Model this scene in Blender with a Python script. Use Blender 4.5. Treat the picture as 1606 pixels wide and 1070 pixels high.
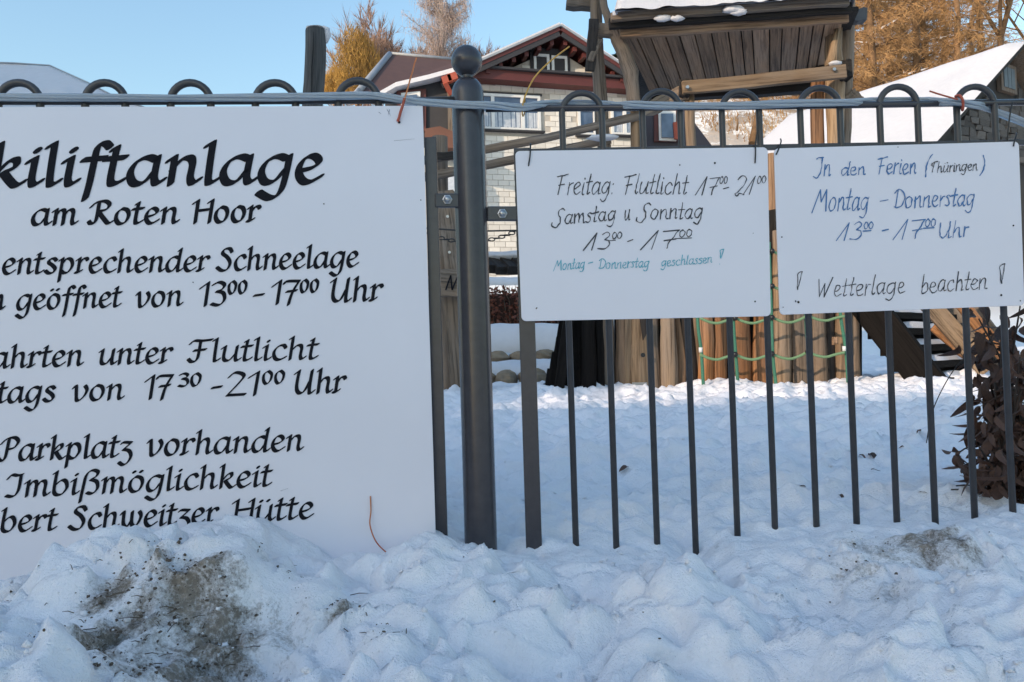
import bpy, math, random
import numpy as np
from mathutils import Vector, Matrix, noise, Euler
random.seed(7)
SC = bpy.context.scene
for o in list(bpy.data.objects): bpy.data.objects.remove(o)
# ------------------------------------------------------------------ camera
F = 1250.0                       # focal length in pixels of a 1606 px wide picture
CAM = Vector((0, 0, 1.5))
PITCH, ROLL = math.radians(1.4), math.radians(1.75)
fwd = Vector((0, math.cos(PITCH), math.sin(PITCH)))
r0 = Vector((1, 0, 0)); u0 = r0.cross(fwd)
RT = r0 * math.cos(ROLL) - u0 * math.sin(ROLL)
UP = r0 * math.sin(ROLL) + u0 * math.cos(ROLL)
cd = bpy.data.cameras.new('camera'); co = bpy.data.objects.new('camera', cd)
SC.collection.objects.link(co)
cd.sensor_width = 36; cd.lens = 36 * F / 1606; cd.clip_start = 0.05; cd.clip_end = 2000
R = Matrix((RT, UP, -fwd)).transposed().to_4x4()
co.matrix_world = Matrix.Translation(CAM) @ R
SC.camera = co
# ------------------------------------------------------------------ light
SUN_EL = math.radians(19); TOSUN_AZ = math.radians(228)      # azimuth clockwise from +Y
tosun = Vector((math.sin(TOSUN_AZ) * math.cos(SUN_EL), math.cos(TOSUN_AZ) * math.cos(SUN_EL), math.sin(SUN_EL)))
W = bpy.data.worlds.new('World'); SC.world = W; W.use_nodes = True
nt = W.node_tree; nt.nodes.clear()
sky = nt.nodes.new('ShaderNodeTexSky'); sky.sky_type = 'NISHITA'; sky.sun_disc = False
sky.sun_elevation = SUN_EL; sky.sun_rotation = TOSUN_AZ; sky.altitude = 600
sky.air_density = 1.8; sky.dust_density = 2.1; sky.ozone_density = 3.7
bg = nt.nodes.new('ShaderNodeBackground'); bg.inputs[1].default_value = 0.15
wo = nt.nodes.new('ShaderNodeOutputWorld')
nt.links.new(sky.outputs[0], bg.inputs[0]); nt.links.new(bg.outputs[0], wo.inputs[0])
sl = bpy.data.lights.new('sun', 'SUN'); sl.energy = 2.0; sl.angle = math.radians(0.5); sl.color = (0.96, 0.76, 0.56)
so = bpy.data.objects.new('sun', sl); SC.collection.objects.link(so)
so.rotation_euler = tosun.to_track_quat('Z', 'Y').to_euler(); so.location = (-30, -20, 30)
SC.view_settings.view_transform = 'Standard'; SC.view_settings.look = 'None'
SC.view_settings.gamma = 1; SC.view_settings.use_curve_mapping = False
SC.view_settings.exposure = 0.96
# ------------------------------------------------------------------ placing helpers
def ray(px, py): return (fwd * F + RT * (px - 803) + UP * (535 - py)).normalized()
def P(px, py, Y):
    """world point seen at photo pixel (px,py) that stands at distance Y"""
    d = ray(px, py); return CAM + d * (Y / d.y)
def hit(px, py, o, n):
    d = ray(px, py); return CAM + d * ((o - CAM).dot(n) / d.dot(n))
# ------------------------------------------------------------------ objects
WL = {}
def link(o, parent=None, loc=None):
    SC.collection.objects.link(o)
    loc = Vector(loc) if loc is not None else Vector((0, 0, 0))
    WL[o.name] = loc
    if parent is not None:
        o.parent = parent; o.location = loc - WL[parent.name]
    else: o.location = loc
    return o
def tag(o, label=None, cat=None, group=None, kind=None):
    if label: o['label'] = label
    if cat: o['category'] = cat
    if group: o['group'] = group
    if kind: o['kind'] = kind
    return o
def thing(name, loc, label, cat, group=None):
    o = bpy.data.objects.new(name, None); o.empty_display_size = .1
    link(o, None, loc); return tag(o, label, cat, group)
class MB:
    def __init__(s): s.v = []; s.f = []; s.g = []; s.sm = []; s.c = []; s.hasc = False
    def add(s, vs, fs, M=None, smooth=False, gl=None, col=None):
        b = len(s.v)
        ro = Vector((random.random() * 9, random.random() * 9, random.random() * 9))
        for i, p in enumerate(vs):
            p = Vector(p)
            s.g.append(tuple((Vector(gl[i]) if gl else p) + ro))
            s.v.append(tuple(M @ p if M is not None else p))
            s.c.append(col if col is not None else 0.0)
        if col is not None: s.hasc = True
        for f in fs: s.f.append(tuple(b + i for i in f)); s.sm.append(smooth)
        return s
    def box(s, c, size, rot=None, jit=0):
        """box with long axis recorded for the grain; c centre, size full extents"""
        x, y, z = [q / 2 for q in size]
        vs = [Vector((sx * x + random.uniform(-jit, jit), sy * y + random.uniform(-jit, jit), sz * z + random.uniform(-jit, jit))) for sz in (-1, 1) for sy in (-1, 1) for sx in (-1, 1)]
        fs = [(0, 2, 3, 1), (4, 5, 7, 6), (0, 1, 5, 4), (2, 6, 7, 3), (0, 4, 6, 2), (1, 3, 7, 5)]
        L = max(range(3), key=lambda k: size[k])
        gl = [(v[(L + 1) % 3], v[(L + 2) % 3], v[L]) for v in vs]
        M = Matrix.Translation(Vector(c)) @ (rot.to_4x4() if rot is not None else Matrix.Identity(4))
        return s.add(vs, fs, M, gl=gl)
    def beam(s, p0, p1, w, h, upv=(0, 0, 1), jit=0, segs=1):
        """rectangular bar from p0 to p1; w sideways, h along upv"""
        p0 = Vector(p0); p1 = Vector(p1); z = (p1 - p0); L = z.length; z.normalize()
        x = z.cross(Vector(upv)); x.normalize(); y = x.cross(z)
        x = -x
        vs = []; gl = []; fs = []
        for k in range(segs + 1):
            t = k / segs; c = p0 + z * L * t
            jx, jy = random.uniform(-jit, jit), random.uniform(-jit, jit)
            for sx, sy in ((-1, -1), (1, -1), (1, 1), (-1, 1)):
                a = sx * w / 2 + jx + random.uniform(-jit, jit) * .5; b = sy * h / 2 + jy + random.uniform(-jit, jit) * .5
                vs.append(c + x * a + y * b); gl.append((a, b, L * t))
        for k in range(segs):
            for i in range(4):
                j = (i + 1) % 4; fs.append((k * 4 + i, k * 4 + j, k * 4 + 4 + j, k * 4 + 4 + i))
        fs.append((3, 2, 1, 0)); e = segs * 4; fs.append((e, e + 1, e + 2, e + 3))
        return s.add(vs, fs, None, gl=gl)
    def tube(s, pts, r, n=10, caps=True, wob=0.0, smooth=True, flat=1.0, seed=None):
        pts = [Vector(p) for p in pts]
        m = len(pts); rs = r if isinstance(r, (list, tuple)) else [r] * m
        vs = []; gl = []; fs = []; L = 0; prev = None
        sd = random.random() * 50
        for k in range(m):
            t = (pts[min(k + 1, m - 1)] - pts[max(k - 1, 0)]); t.normalize()
            if prev is None:
                a = Vector((0, -1, 0)) if abs(t.y) < .8 else Vector((1, 0, 0))
                x = (a - t * a.dot(t)).normalized()
            else: x = (prev - t * prev.dot(t)).normalized()
            prev = x; y = t.cross(x)
            if k: L += (pts[k] - pts[k - 1]).length
            for i in range(n):
                an = 2 * math.pi * i / n
                rr = rs[k]
                if wob: rr *= 1 + wob * noise.noise(Vector((math.cos(an) * 1.2 + sd, math.sin(an) * 1.2, L * 2.2))) * 2
                q = x * math.cos(an) * rr * flat + y * math.sin(an) * rr
                vs.append(pts[k] + q); gl.append((math.cos(an) * rr, math.sin(an) * rr, L))
        for k in range(m - 1):
            for i in range(n):
                j = (i + 1) % n; fs.append((k * n + i, k * n + j, k * n + n + j, k * n + n + i))
        s.add(vs, fs, None, smooth, gl)
        if caps:
            s.f.append(tuple(len(s.v) - m * n + i for i in range(n))[::-1]); s.sm.append(False)
            s.f.append(tuple(len(s.v) - n + i for i in range(n))); s.sm.append(False)
        return s
    def prism(s, pts, d):
        """polygon pts (3D) extruded by vector d"""
        d = Vector(d); n = len(pts); pts = [Vector(p) for p in pts]
        nor = Vector((0, 0, 0))
        for i in range(n): nor += (pts[i] - pts[0]).cross(pts[(i + 1) % n] - pts[0])
        if nor.dot(d) > 0: pts = pts[::-1]
        vs = pts + [p + d for p in pts]
        fs = [tuple(range(n)), tuple(range(2 * n - 1, n - 1, -1))]
        for i in range(n):
            j = (i + 1) % n; fs.append((j, i, n + i, n + j))
        return s.add(vs, fs)
    def ball(s, c, r, n=16, m=12, sc=(1, 1, 1), wob=0, fr=3.0, smooth=True):
        vs = []; fs = []; sd = random.random() * 50
        for k in range(m + 1):
            ph = math.pi * k / m
            for i in range(n):
                th = 2 * math.pi * i / n
                d = Vector((math.sin(ph) * math.cos(th), math.sin(ph) * math.sin(th), math.cos(ph)))
                rr = r * (1 + wob * noise.noise(d * fr + Vector((sd, 0, 0))))
                vs.append(Vector((d.x * sc[0], d.y * sc[1], d.z * sc[2])) * rr + Vector(c))
        for k in range(m):
            for i in range(n):
                j = (i + 1) % n; fs.append((k * n + i, k * n + n + i, k * n + n + j, k * n + j))
        return s.add(vs, fs, None, smooth)
    def lathe(s, c, prof, n=32):
        vs = []; fs = []
        for (r, z) in prof:
            for i in range(n):
                a = 2 * math.pi * i / n; vs.append((c[0] + r * math.cos(a), c[1] + r * math.sin(a), c[2] + z))
        for k in range(len(prof) - 1):
            for i in range(n):
                j = (i + 1) % n; fs.append((k * n + i, k * n + j, k * n + n + j, k * n + n + i))
        return s.add(vs, fs, None, True)
    def mesh(s, name, mat, org):
        me = bpy.data.meshes.new(name)
        me.from_pydata([tuple(Vector(v) - org) for v in s.v], [], s.f); 
        me.polygons.foreach_set('use_smooth', s.sm)
        at = me.attributes.new('gc', 'FLOAT_VECTOR', 'POINT')
        at.data.foreach_set('vector', np.array(s.g, dtype=np.float32).ravel())
        if s.hasc:
            at = me.attributes.new('dirt', 'FLOAT', 'POINT'); at.data.foreach_set('value', np.array(s.c, dtype=np.float32))
        if mat: me.materials.append(mat)
        me.update(); return me
    def build(s, name, mat, parent=None, org=None, bev=0, label=None, kind=None):
        A = np.array(s.v)
        if org is None:
            org = Vector(((A[:, 0].min() + A[:, 0].max()) / 2, (A[:, 1].min() + A[:, 1].max()) / 2, A[:, 2].min()))
        me = s.mesh(name, mat, org)
        o = bpy.data.objects.new(name, me); link(o, parent, org)
        if bev:
            b = o.modifiers.new('bevel', 'BEVEL'); b.width = bev; b.segments = 2; b.limit_method = 'ANGLE'; b.angle_limit = 0.7
        if label: o['label'] = label
        if kind: o['kind'] = kind
        return o
def inst(src, name, loc, parent, rot=None, scale=None):
    """another individual that shares src's mesh"""
    o = src.copy(); o.name = name
    for k in ('label', 'category', 'group'):
        if k in o: del o[k]
    SC.collection.objects.link(o); loc = Vector(loc); WL[o.name] = loc
    o.parent = parent; o.location = loc - (WL[parent.name] if parent is not None else Vector((0, 0, 0)))
    if rot is not None: o.rotation_euler = rot
    if scale is not None: o.scale = scale
    return o
# ------------------------------------------------------------------ materials
def node(nt, t, **kw):
    n = nt.nodes.new(t)
    for k, v in kw.items():
        if isinstance(k, str) and k.startswith('i_'): n.inputs[int(k[2:])].default_value = v
        else: setattr(n, k, v)
    return n
def c4(c): return (c[0], c[1], c[2], 1)
def ramp(nt, fac, stops):
    r = nt.nodes.new('ShaderNodeValToRGB'); e = r.color_ramp.elements
    while len(e) < len(stops): e.new(0.5)
    for k, (p, c) in enumerate(stops): e[k].position = p; e[k].color = c4(c)
    nt.links.new(fac, r.inputs[0]); return r.outputs[0]
def base_mat(name, rough=.6, spec=.5):
    m = bpy.data.materials.new(name); m.use_nodes = True; nt = m.node_tree
    b = nt.nodes['Principled BSDF']; b.inputs['Roughness'].default_value = rough
    b.inputs['Specular IOR Level'].default_value = spec
    return m, nt, b
def coords(nt, scale=(1, 1, 1), attr=True):
    if attr:
        a = nt.nodes.new('ShaderNodeAttribute'); a.attribute_name = 'gc'; src = a.outputs['Vector']
    else:
        a = nt.nodes.new('ShaderNodeNewGeometry'); src = a.outputs['Position']
    mp = nt.nodes.new('ShaderNodeMapping'); mp.inputs['Scale'].default_value = scale
    nt.links.new(src, mp.inputs[0]); return mp.outputs[0]
def tex(nt, vec, scale, detail=6, rough=.6, dist=0):
    n = nt.nodes.new('ShaderNodeTexNoise'); n.inputs['Scale'].default_value = scale
    n.inputs['Detail'].default_value = detail; n.inputs['Roughness'].default_value = rough; n.inputs['Distortion'].default_value = dist
    nt.links.new(vec, n.inputs['Vector']); return n.outputs['Fac']
def bump(nt, b, h, strength=.3, dist=.01):
    n = nt.nodes.new('ShaderNodeBump'); n.inputs['Strength'].default_value = strength; n.inputs['Distance'].default_value = dist
    nt.links.new(h, n.inputs['Height']); nt.links.new(n.outputs[0], b.inputs['Normal'])
def mixc(nt, fac, a, b):
    m = nt.nodes.new('ShaderNodeMix'); m.data_type = 'RGBA'
    for i, v in ((0, fac), (6, a), (7, b)):
        if hasattr(v, 'links') or hasattr(v, 'is_linked'): nt.links.new(v, m.inputs[i])
        else: m.inputs[i].default_value = c4(v) if i else v
    return m.outputs[2]
def mth(nt, op, a, b=None, clamp=False):
    m = nt.nodes.new('ShaderNodeMath'); m.operation = op; m.use_clamp = clamp
    for i, v in ((0, a), (1, b)):
        if v is None: continue
        if hasattr(v, 'is_linked'): nt.links.new(v, m.inputs[i])
        else: m.inputs[i].default_value = v
    return m.outputs[0]
def plain(name, c, c2=None, rough=.6, scale=8, bmp=0, metal=0, spec=.5, attr=True, var=0.0):
    m, nt, b = base_mat(name, rough, spec); v = coords(nt, attr=attr)
    f = tex(nt, v, scale)
    col = ramp(nt, f, [(.3, c), (.7, c2 or tuple(q * .8 for q in c))])
    if var:
        oi = nt.nodes.new('ShaderNodeObjectInfo')
        h = nt.nodes.new('ShaderNodeHueSaturation'); nt.links.new(col, h.inputs['Color'])
        mr = nt.nodes.new('ShaderNodeMapRange'); mr.inputs[3].default_value = 1 - var; mr.inputs[4].default_value = 1 + var
        nt.links.new(oi.outputs['Random'], mr.inputs[0]); nt.links.new(mr.outputs[0], h.inputs['Value']); col = h.outputs[0]
    nt.links.new(col, b.inputs['Base Color']); b.inputs['Metallic'].default_value = metal
    if bmp: bump(nt, b, tex(nt, v, scale * 4), bmp, .005)
    return m
def wood(name, light, dark, streak=None, var=.25, rough=.75, gs=1.0):
    """weathered timber: long grain along the piece, cracks, knots, per-piece tone"""
    m, nt, b = base_mat(name, rough, .3)
    v = coords(nt, (14 * gs, 14 * gs, .8 * gs)); v2 = coords(nt, (60 * gs, 60 * gs, 1.6 * gs)); v3 = coords(nt, (3, 3, 1.1))
    g = tex(nt, v, 1.0, 7, .65, 1.2); g2 = tex(nt, v2, 1.0, 5, .7); bl = tex(nt, v3, 1.3, 4, .55)
    col = ramp(nt, g, [(.28, dark), (.45, tuple((a + c) / 2 for a, c in zip(light, dark))), (.68, light)])
    if streak: col = mixc(nt, ramp(nt, bl, [(.42, (0, 0, 0)), (.62, (1, 1, 1))]), col, streak)
    col = mixc(nt, mth(nt, 'MULTIPLY', ramp(nt, g2, [(.34, (1, 1, 1)), (.52, (0, 0, 0))]), .8), col, tuple(q * .35 for q in dark))
    oi = nt.nodes.new('ShaderNodeObjectInfo'); h = nt.nodes.new('ShaderNodeHueSaturation'); nt.links.new(col, h.inputs['Color'])
    mr = nt.nodes.new('ShaderNodeMapRange'); mr.inputs[3].default_value = 1 - var; mr.inputs[4].default_value = 1 + var
    nt.links.new(oi.outputs['Random'], mr.inputs[0]); nt.links.new(mr.outputs[0], h.inputs['Value'])
    nt.links.new(h.outputs[0], b.inputs['Base Color'])
    bump(nt, b, mth(nt, 'ADD', g, mth(nt, 'MULTIPLY', g2, .8)), .85, .010)
    return m
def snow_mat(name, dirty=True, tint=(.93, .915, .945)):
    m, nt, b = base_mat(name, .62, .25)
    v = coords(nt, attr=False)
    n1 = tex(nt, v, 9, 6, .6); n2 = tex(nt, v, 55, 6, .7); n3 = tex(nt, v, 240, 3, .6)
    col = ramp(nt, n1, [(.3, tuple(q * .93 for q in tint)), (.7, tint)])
    if dirty:
        a = nt.nodes.new('ShaderNodeAttribute'); a.attribute_name = 'dirt'
        d = a.outputs['Fac']
        cl = tex(nt, v, 26, 8, .72, .8)
        # dirt shows where the mask beats a rough noise, in torn patches and streaks
        big = tex(nt, v, 13, 9, .66, 1.4)
        k = mth(nt, 'SUBTRACT', mth(nt, 'MULTIPLY', d, .95), mth(nt, 'ADD', mth(nt, 'MULTIPLY', big, 1.25), mth(nt, 'MULTIPLY', cl, .45)))
        fine = mth(nt, 'MULTIPLY', mth(nt, 'SUBTRACT', tex(nt, v, 150, 6, .8), .5), .9)
        k = mth(nt, 'MULTIPLY', mth(nt, 'ADD', mth(nt, 'ADD', k, fine), .40), 2.8, True)
        k = mth(nt, 'MULTIPLY', k, ramp(nt, tex(nt, v, 95, 5, .8), [(.30, (.35, .35, .35)), (.50, (1, 1, 1))]))
        dc = ramp(nt, tex(nt, v, 34, 7, .75), [(.30, (.05, .041, .035)), (.5, (.14, .115, .095)), (.72, (.32, .27, .22))])
        col = mixc(nt, k, col, dc)
        # thin yellow-brown soaking around the dirt
        s = mth(nt, 'MULTIPLY', mth(nt, 'MULTIPLY', d, n1), .55, True)
        col = mixc(nt, mth(nt, 'MULTIPLY', s, .8), col, (.52, .44, .34))
        # single grains
        sp = ramp(nt, tex(nt, v, 310, 2, .5), [(.70, (0, 0, 0)), (.76, (1, 1, 1))])
        sp = mth(nt, 'MULTIPLY', sp, mth(nt, 'ADD', mth(nt, 'MULTIPLY', d, 1.2), .08), True)
        col = mixc(nt, sp, col, (.12, .10, .08))
    nt.links.new(col, b.inputs['Base Color'])
    b.inputs['Subsurface Weight'].default_value = 0.0
    bump(nt, b, mth(nt, 'ADD', mth(nt, 'MULTIPLY', n2, 1.0), mth(nt, 'MULTIPLY', n3, .4)), .8, .012)
    return m
M = {}
M['steel'] = plain('coated_steel', (.050, .046, .052), (.038, .035, .040), rough=.25, scale=30, bmp=.08)
M['steel_b'] = plain('coated_steel_bars', (.056, .052, .053), (.040, .037, .038), rough=.38, scale=25, bmp=.1)
M['zinc'] = plain('zinc', (.45, .45, .46), rough=.35, metal=.9)
M['board'] = plain('white_board', (.73, .705, .75), (.70, .675, .72), rough=.32, scale=2.5, bmp=.03, attr=False)
M['ink'] = plain('black_paint', (.006, .006, .010), (.012, .012, .016), rough=.75, scale=60, spec=.15)
M['penk'] = plain('black_marker', (.02, .02, .03), (.05, .05, .06), rough=.5, scale=90, attr=False)
M['penb'] = plain('blue_marker', (.035, .12, .30), (.07, .19, .40), rough=.5, scale=90, attr=False)
M['pent'] = plain('teal_marker', (.05, .33, .43), (.16, .45, .54), rough=.5, scale=90, attr=False)
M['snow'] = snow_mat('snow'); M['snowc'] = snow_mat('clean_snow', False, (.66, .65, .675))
M['wood_g'] = wood('grey_wood', (.25, .20, .16), (.085, .068, .055), (.21, .15, .105))
M['wood_t'] = wood('tan_wood', (.39, .27, .165), (.17, .10, .055), (.27, .20, .145), gs=.8)
M['wood_o'] = wood('orange_wood', (.48, .22, .085), (.13, .055, .025), (.30, .17, .10), gs=.8)
M['wood_d'] = wood('dark_wood', (.036, .029, .025), (.014, .011, .010))
M['wood_r'] = wood('roof_wood', (.42, .25, .145), (.15, .085, .048), (.31, .20, .13), var=.28)
M['wood_k'] = wood('shade_dark_wood', (.012, .010, .009), (.006, .005, .005)); M['wood_k'].node_tree.nodes['Principled BSDF'].inputs['Specular IOR Level'].default_value = .1  # near black stands in for shade on the stairs; slat wall shares it
M['black'] = plain('black_plastic', (.012, .012, .013), rough=.4)
M['hole'] = plain('dark_hole', (.01, .01, .01), rough=.9)
M['rust'] = plain('rust', (.10, .03, .015), rough=.9)
def clear_plastic():
    m, nt, b = base_mat('clear_hose', .22, .5)
    b.inputs['Base Color'].default_value = (.62, .68, .74, 1); b.inputs['Transmission Weight'].default_value = .55
    b.inputs['IOR'].default_value = 1.35
    bump(nt, b, tex(nt, coords(nt, (1, 1, 1)), 60, 3), .3, .002); return m
M['hose'] = clear_plastic()
# ------------------------------------------------------------------ terrain
def sstep(a, b, x): t = min(1, max(0, (x - a) / (b - a))); return t * t * (3 - 2 * t)
def lerp(xs, ys, x):
    if x <= xs[0]: return ys[0]
    for i in range(len(xs) - 1):
        if x <= xs[i + 1]:
            t = (x - xs[i]) / (xs[i + 1] - xs[i]); t = t * t * (3 - 2 * t) * .5 + t * .5
            return ys[i] + (ys[i + 1] - ys[i]) * t
    return ys[-1]
# crest of the ploughed bank along the fence (photo pixels -> real height at the crest distance)
crest_px = [(-260, 1000), (-60, 950), (0, 928), (60, 905), (110, 885), (200, 853), (270, 841), (330, 831), (390, 835), (430, 857), (470, 880), (510, 898), (560, 896), (615, 884), (650, 862), (690, 842), (740, 850), (800, 868), (860, 872), (960, 868), (1040, 868), (1090, 886), (1140, 850), (1220, 842), (1300, 832), (1420, 828), (1540, 822), (1606, 810), (1800, 800)]
crX = []; crZ = []
for (a, b) in crest_px:
    yc = 1.78 if a < 660 else 1.95
    q = P(a, b, yc); crX.append(q.x); crZ.append(q.z)
far_y = [2.0, 4.0, 6.0, 8.5, 13, 18, 25, 33, 42, 60, 90, 160, 500]
far_z = [1.02, 1.15, 1.265, 1.24, 1.70, 2.25, 4.0, 8.5, 14.5, 22.0, 30, 34, 34]
near_y = [-40, -3, 0.2, 0.75, 1.15, 1.6]
near_z = [-.1, 0.0, 0.25, 0.80, -.055, -.02]
N = noise
def crest(X): return lerp(crX, crZ, X)
rf = random.Random(21); prints = []
for _tr in range(7):
    x, y, a = rf.uniform(-.8, 3.6), rf.uniform(2.6, 5.6), rf.uniform(0, 6.28)
    for k in range(8):
        side = .09 * (1 if k % 2 else -1)
        prints.append((x - math.sin(a) * side, y + math.cos(a) * side, a + rf.uniform(-.25, .25), rf.uniform(.018, .042)))
        a += rf.uniform(-.3, .3); st_ = rf.uniform(.3, .5); x += math.cos(a) * st_; y += math.sin(a) * st_
prints = [q for q in prints if 2.55 < q[1] < 6.3 and -1.5 < q[0] < 4]
def dent(X, Y):
    h = 0
    for (x, y, a, d) in prints:
        dx = X - x; dy = Y - y
        if -.24 < dx < .24 and -.24 < dy < .24:
            u = (dx * math.cos(a) + dy * math.sin(a)) / .145; w = (-dx * math.sin(a) + dy * math.cos(a)) / .062
            r = math.sqrt(u * u + w * w)
            if r < 1.5: h += -d * sstep(1.05, .75, r) + d * .35 * math.exp(-((r - 1.2) / .18) ** 2)
    return h
def ground(X, Y, det=True):
    cz = crest(X)
    if Y < 1.75:
        # slope of the bank towards the road
        if Y > .95: z = cz - .03 * sstep(1.75, 1.3, Y) - .035 * sstep(1.5, .95, Y)
        else: z = (cz - .065) + (0.0 - (cz - .065)) * sstep(.95, -.9, Y)
    elif Y < 2.35:
        z = cz + (lerp(far_y, far_z, 2.35) - cz) * sstep(1.95, 2.35, Y)
    else: z = lerp(far_y, far_z, Y)
    if Y > 20:   # the hillside climbs less on the left
        z -= (z - 2.2) * .55 * sstep(4, -16, X) * sstep(20, 32, Y)
    if 7.5 < Y < 17 and X < 2.4: z -= (z - 1.12) * sstep(7.6, 9, Y) * sstep(16.5, 15.2, Y) * sstep(2.4, 1.5, X)
    if det:
        v = Vector((X, Y, 0))
        amp = 1.0 if Y > -.5 else .3
        b = sstep(2.3, 1.7, Y)
        if Y < 2.6:
            e = sstep(1.9, 1.6, Y)
            z += b * e * .095 * N.noise(v * 4.2 + Vector((3, 1, 0)))
            ch = N.voronoi(v * 9 + Vector((N.noise(v * 6), N.noise(v * 6 + Vector((9, 9, 0))), 0)) * .9)[0]
            z += b * (.35 + .65 * e) * .062 * (min(.6, ch[1] - ch[0]) - .22)
            rg = 1 - abs(N.noise(v * 11)) * 2
            z += b * e * .022 * rg * rg
            rg = 1 - abs(N.noise(v * 31)) * 2; z += b * .004 * rg * rg; z += b * .013 * N.noise(v * 24) + b * .006 * N.noise(v * 52)
        if Y < 14:
            a = 1 - b
            z += a * .045 * N.noise(v * 2.3) + a * .028 * N.noise(v * 6.1) + a * .036 * N.noise(v * 12) + a * .018 * N.noise(v * 25)
            rg = 1 - abs(N.noise(v * 15)) * 2; z += a * .018 * rg * rg * (.4 + N.noise(v * 3 + Vector((7, 0, 0))) )
            if 2.5 < Y < 6.6: z += dent(X, Y)
            z += a * .045 * abs(N.noise(v * 5.5 + Vector((5, 5, 0))))
        else: z += .25 * N.noise(v * .22) + .08 * N.noise(v * .9)
    return z
dirt_px = [(175, 955, .07, 1.0), (165, 990, .06, .95), (290, 935, .075, .95), (250, 905, .06, .7), (340, 985, .09, .95), (300, 1020, .10, .9), (200, 1060, .08, .7), (40, 930, .05, .5), (230, 960, .05, .9), (330, 935, .04, 1.0), (160, 930, .04, 1.0), (380, 1000, .05, .8), (480, 1000, .04, .6), (20, 1010, .05, .4), (600, 1000, .05, .35), (440, 1010, .08, .55), (545, 975, .045, .85), (420, 925, .05, .45),
           (400, 870, .06, .4), (120, 870, .05, .4), (700, 845, .06, .45), (1430, 862, .09, .80), (1500, 872, .06, .76), (1360, 855, .07, .6), (1340, 900, .08, .6), (1395, 925, .07, .55), (1460, 862, .09, .72), (1390, 872, .07, .66), (1260, 905, .06, .25), (1130, 870, .06, .35), (1500, 800, .12, .35), (1070, 1060, .04, .45)]
dirts = []
for (a, b, r, s) in dirt_px:
    # where the sight line meets the surface
    d = ray(a, b); t = .8
    while t < 4 and (CAM + d * t).z > ground((CAM + d * t).x, (CAM + d * t).y, False): t += .01
    q = CAM + d * t; dirts.append((q.x, q.y, r, s))
def dirt(X, Y):
    k = 0.02 + .22 * max(0, N.noise(Vector((X * 2.6, Y * 3.4, 4)))) + .20 * max(0, N.noise(Vector((X * 8, Y * 9, 1))))
    if Y > 2.1: k *= .5
    for (a, b, r, s) in dirts:
        dx = X - a; dy = (Y - b) * .75
        d2 = dx * dx + dy * dy
        if d2 < r * r * 6: k = max(k, s * math.exp(-d2 / (r * r) * .9))
    return k
def patch(name, x0, x1, y0, y1, st, mat, disp=False):
    nx = int((x1 - x0) / st) + 1; ny = int((y1 - y0) / st) + 1
    vs = []; dr = []
    for j in range(ny + 1):
        for i in range(nx + 1):
            X = x0 + (x1 - x0) * i / nx; Y = y0 + (y1 - y0) * j / ny
            z = ground(X, Y)
            if disp:
                edge = min(1, min(i, nx - i, j, ny - j) / 12)
                v = Vector((X, Y, z)); b = sstep(2.2, 1.7, Y) * edge
                dv = N.noise_vector(v * 7) * .030 * b + N.noise_vector(v * 17) * .014 * b
                vs.append((X + dv.x, Y + dv.y * (.4 if Y > 1.7 else 1), z + dv.z * .5))
            else: vs.append((X, Y, z))
            dr.append(dirt(X, Y) if Y < 3.2 else 0.03)
    a = np.arange((nx + 1) * (ny + 1)).reshape(ny + 1, nx + 1)
    fs = np.stack([a[:-1, :-1], a[:-1, 1:], a[1:, 1:], a[1:, :-1]], -1).reshape(-1, 4)
    me = bpy.data.meshes.new(name); me.from_pydata(vs, [], fs.tolist())
    me.polygons.foreach_set('use_smooth', [True] * len(fs))
    at = me.attributes.new('dirt', 'FLOAT', 'POINT'); at.data.foreach_set('value', np.array(dr, dtype=np.float32))
    me.materials.append(mat); o = bpy.data.objects.new(name, me); link(o, None, (0, 0, 0))
    return tag(o, kind='structure')
tag(patch('snow_bank', -1.9, 2.1, .75, 2.5, .0085, M['snow'], True), label='ploughed dirty snow bank in front of the fence')
tag(patch('snow_slope', -4.0, 7.0, 6.6, 10.2, .05, M['snow']), label='snow of the playground around and beyond the tower')
tag(patch('snow_ground', -1.8, 4.2, 2.5, 6.6, .0195, M['snow']), label='trampled snow of the playground behind the fence')
# wide ground: a sheet reaching the horizon, a little below the fine patches where they lie
def wide(name, xs, ys, mat):
    vs = []; dr = []
    for Y in ys:
        for X in xs:
            z = ground(X, Y, Y > 10)
            if -1.8 < X < 2.0 and .8 < Y < 2.6 or -1.7 < X < 4.1 and 2.4 < Y < 6.7 or -3.9 < X < 6.9 and 6.6 < Y < 10.1: z -= .25
            vs.append((X, Y, z)); dr.append(.03)
    nx = len(xs); a = np.arange(nx * len(ys)).reshape(len(ys), nx)
    fs = np.stack([a[:-1, :-1], a[:-1, 1:], a[1:, 1:], a[1:, :-1]], -1).reshape(-1, 4)
    me = bpy.data.meshes.new(name); me.from_pydata(vs, [], fs.tolist()); me.polygons.foreach_set('use_smooth', [True] * len(fs))
    at = me.attributes.new('dirt', 'FLOAT', 'POINT'); at.data.foreach_set('value', np.array(dr, dtype=np.float32))
    me.materials.append(mat); o = bpy.data.objects.new(name, me); link(o, None, (0, 0, 0)); return o
xs = [-900, -500, -300, -180, -120] + [-80 + 2 * i for i in range(34)] + [-12 + .7 * i for i in range(64)] + [33 + 2 * i for i in range(30)] + [110, 160, 300, 500, 900]
ys = [-900, -400, -200, -100, -60, -40, -25, -15, -8, -4, -2, -1, -.5, 0, .3, .6, .8, 1.2, 1.7, 2.1, 2.5, 3, 4, 5, 6, 7, 8, 9, 9.9] + [10.5 + .7 * i for i in range(70)] + [61, 64, 68, 73, 80, 90, 100, 120, 160, 220, 320, 500, 900]
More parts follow.
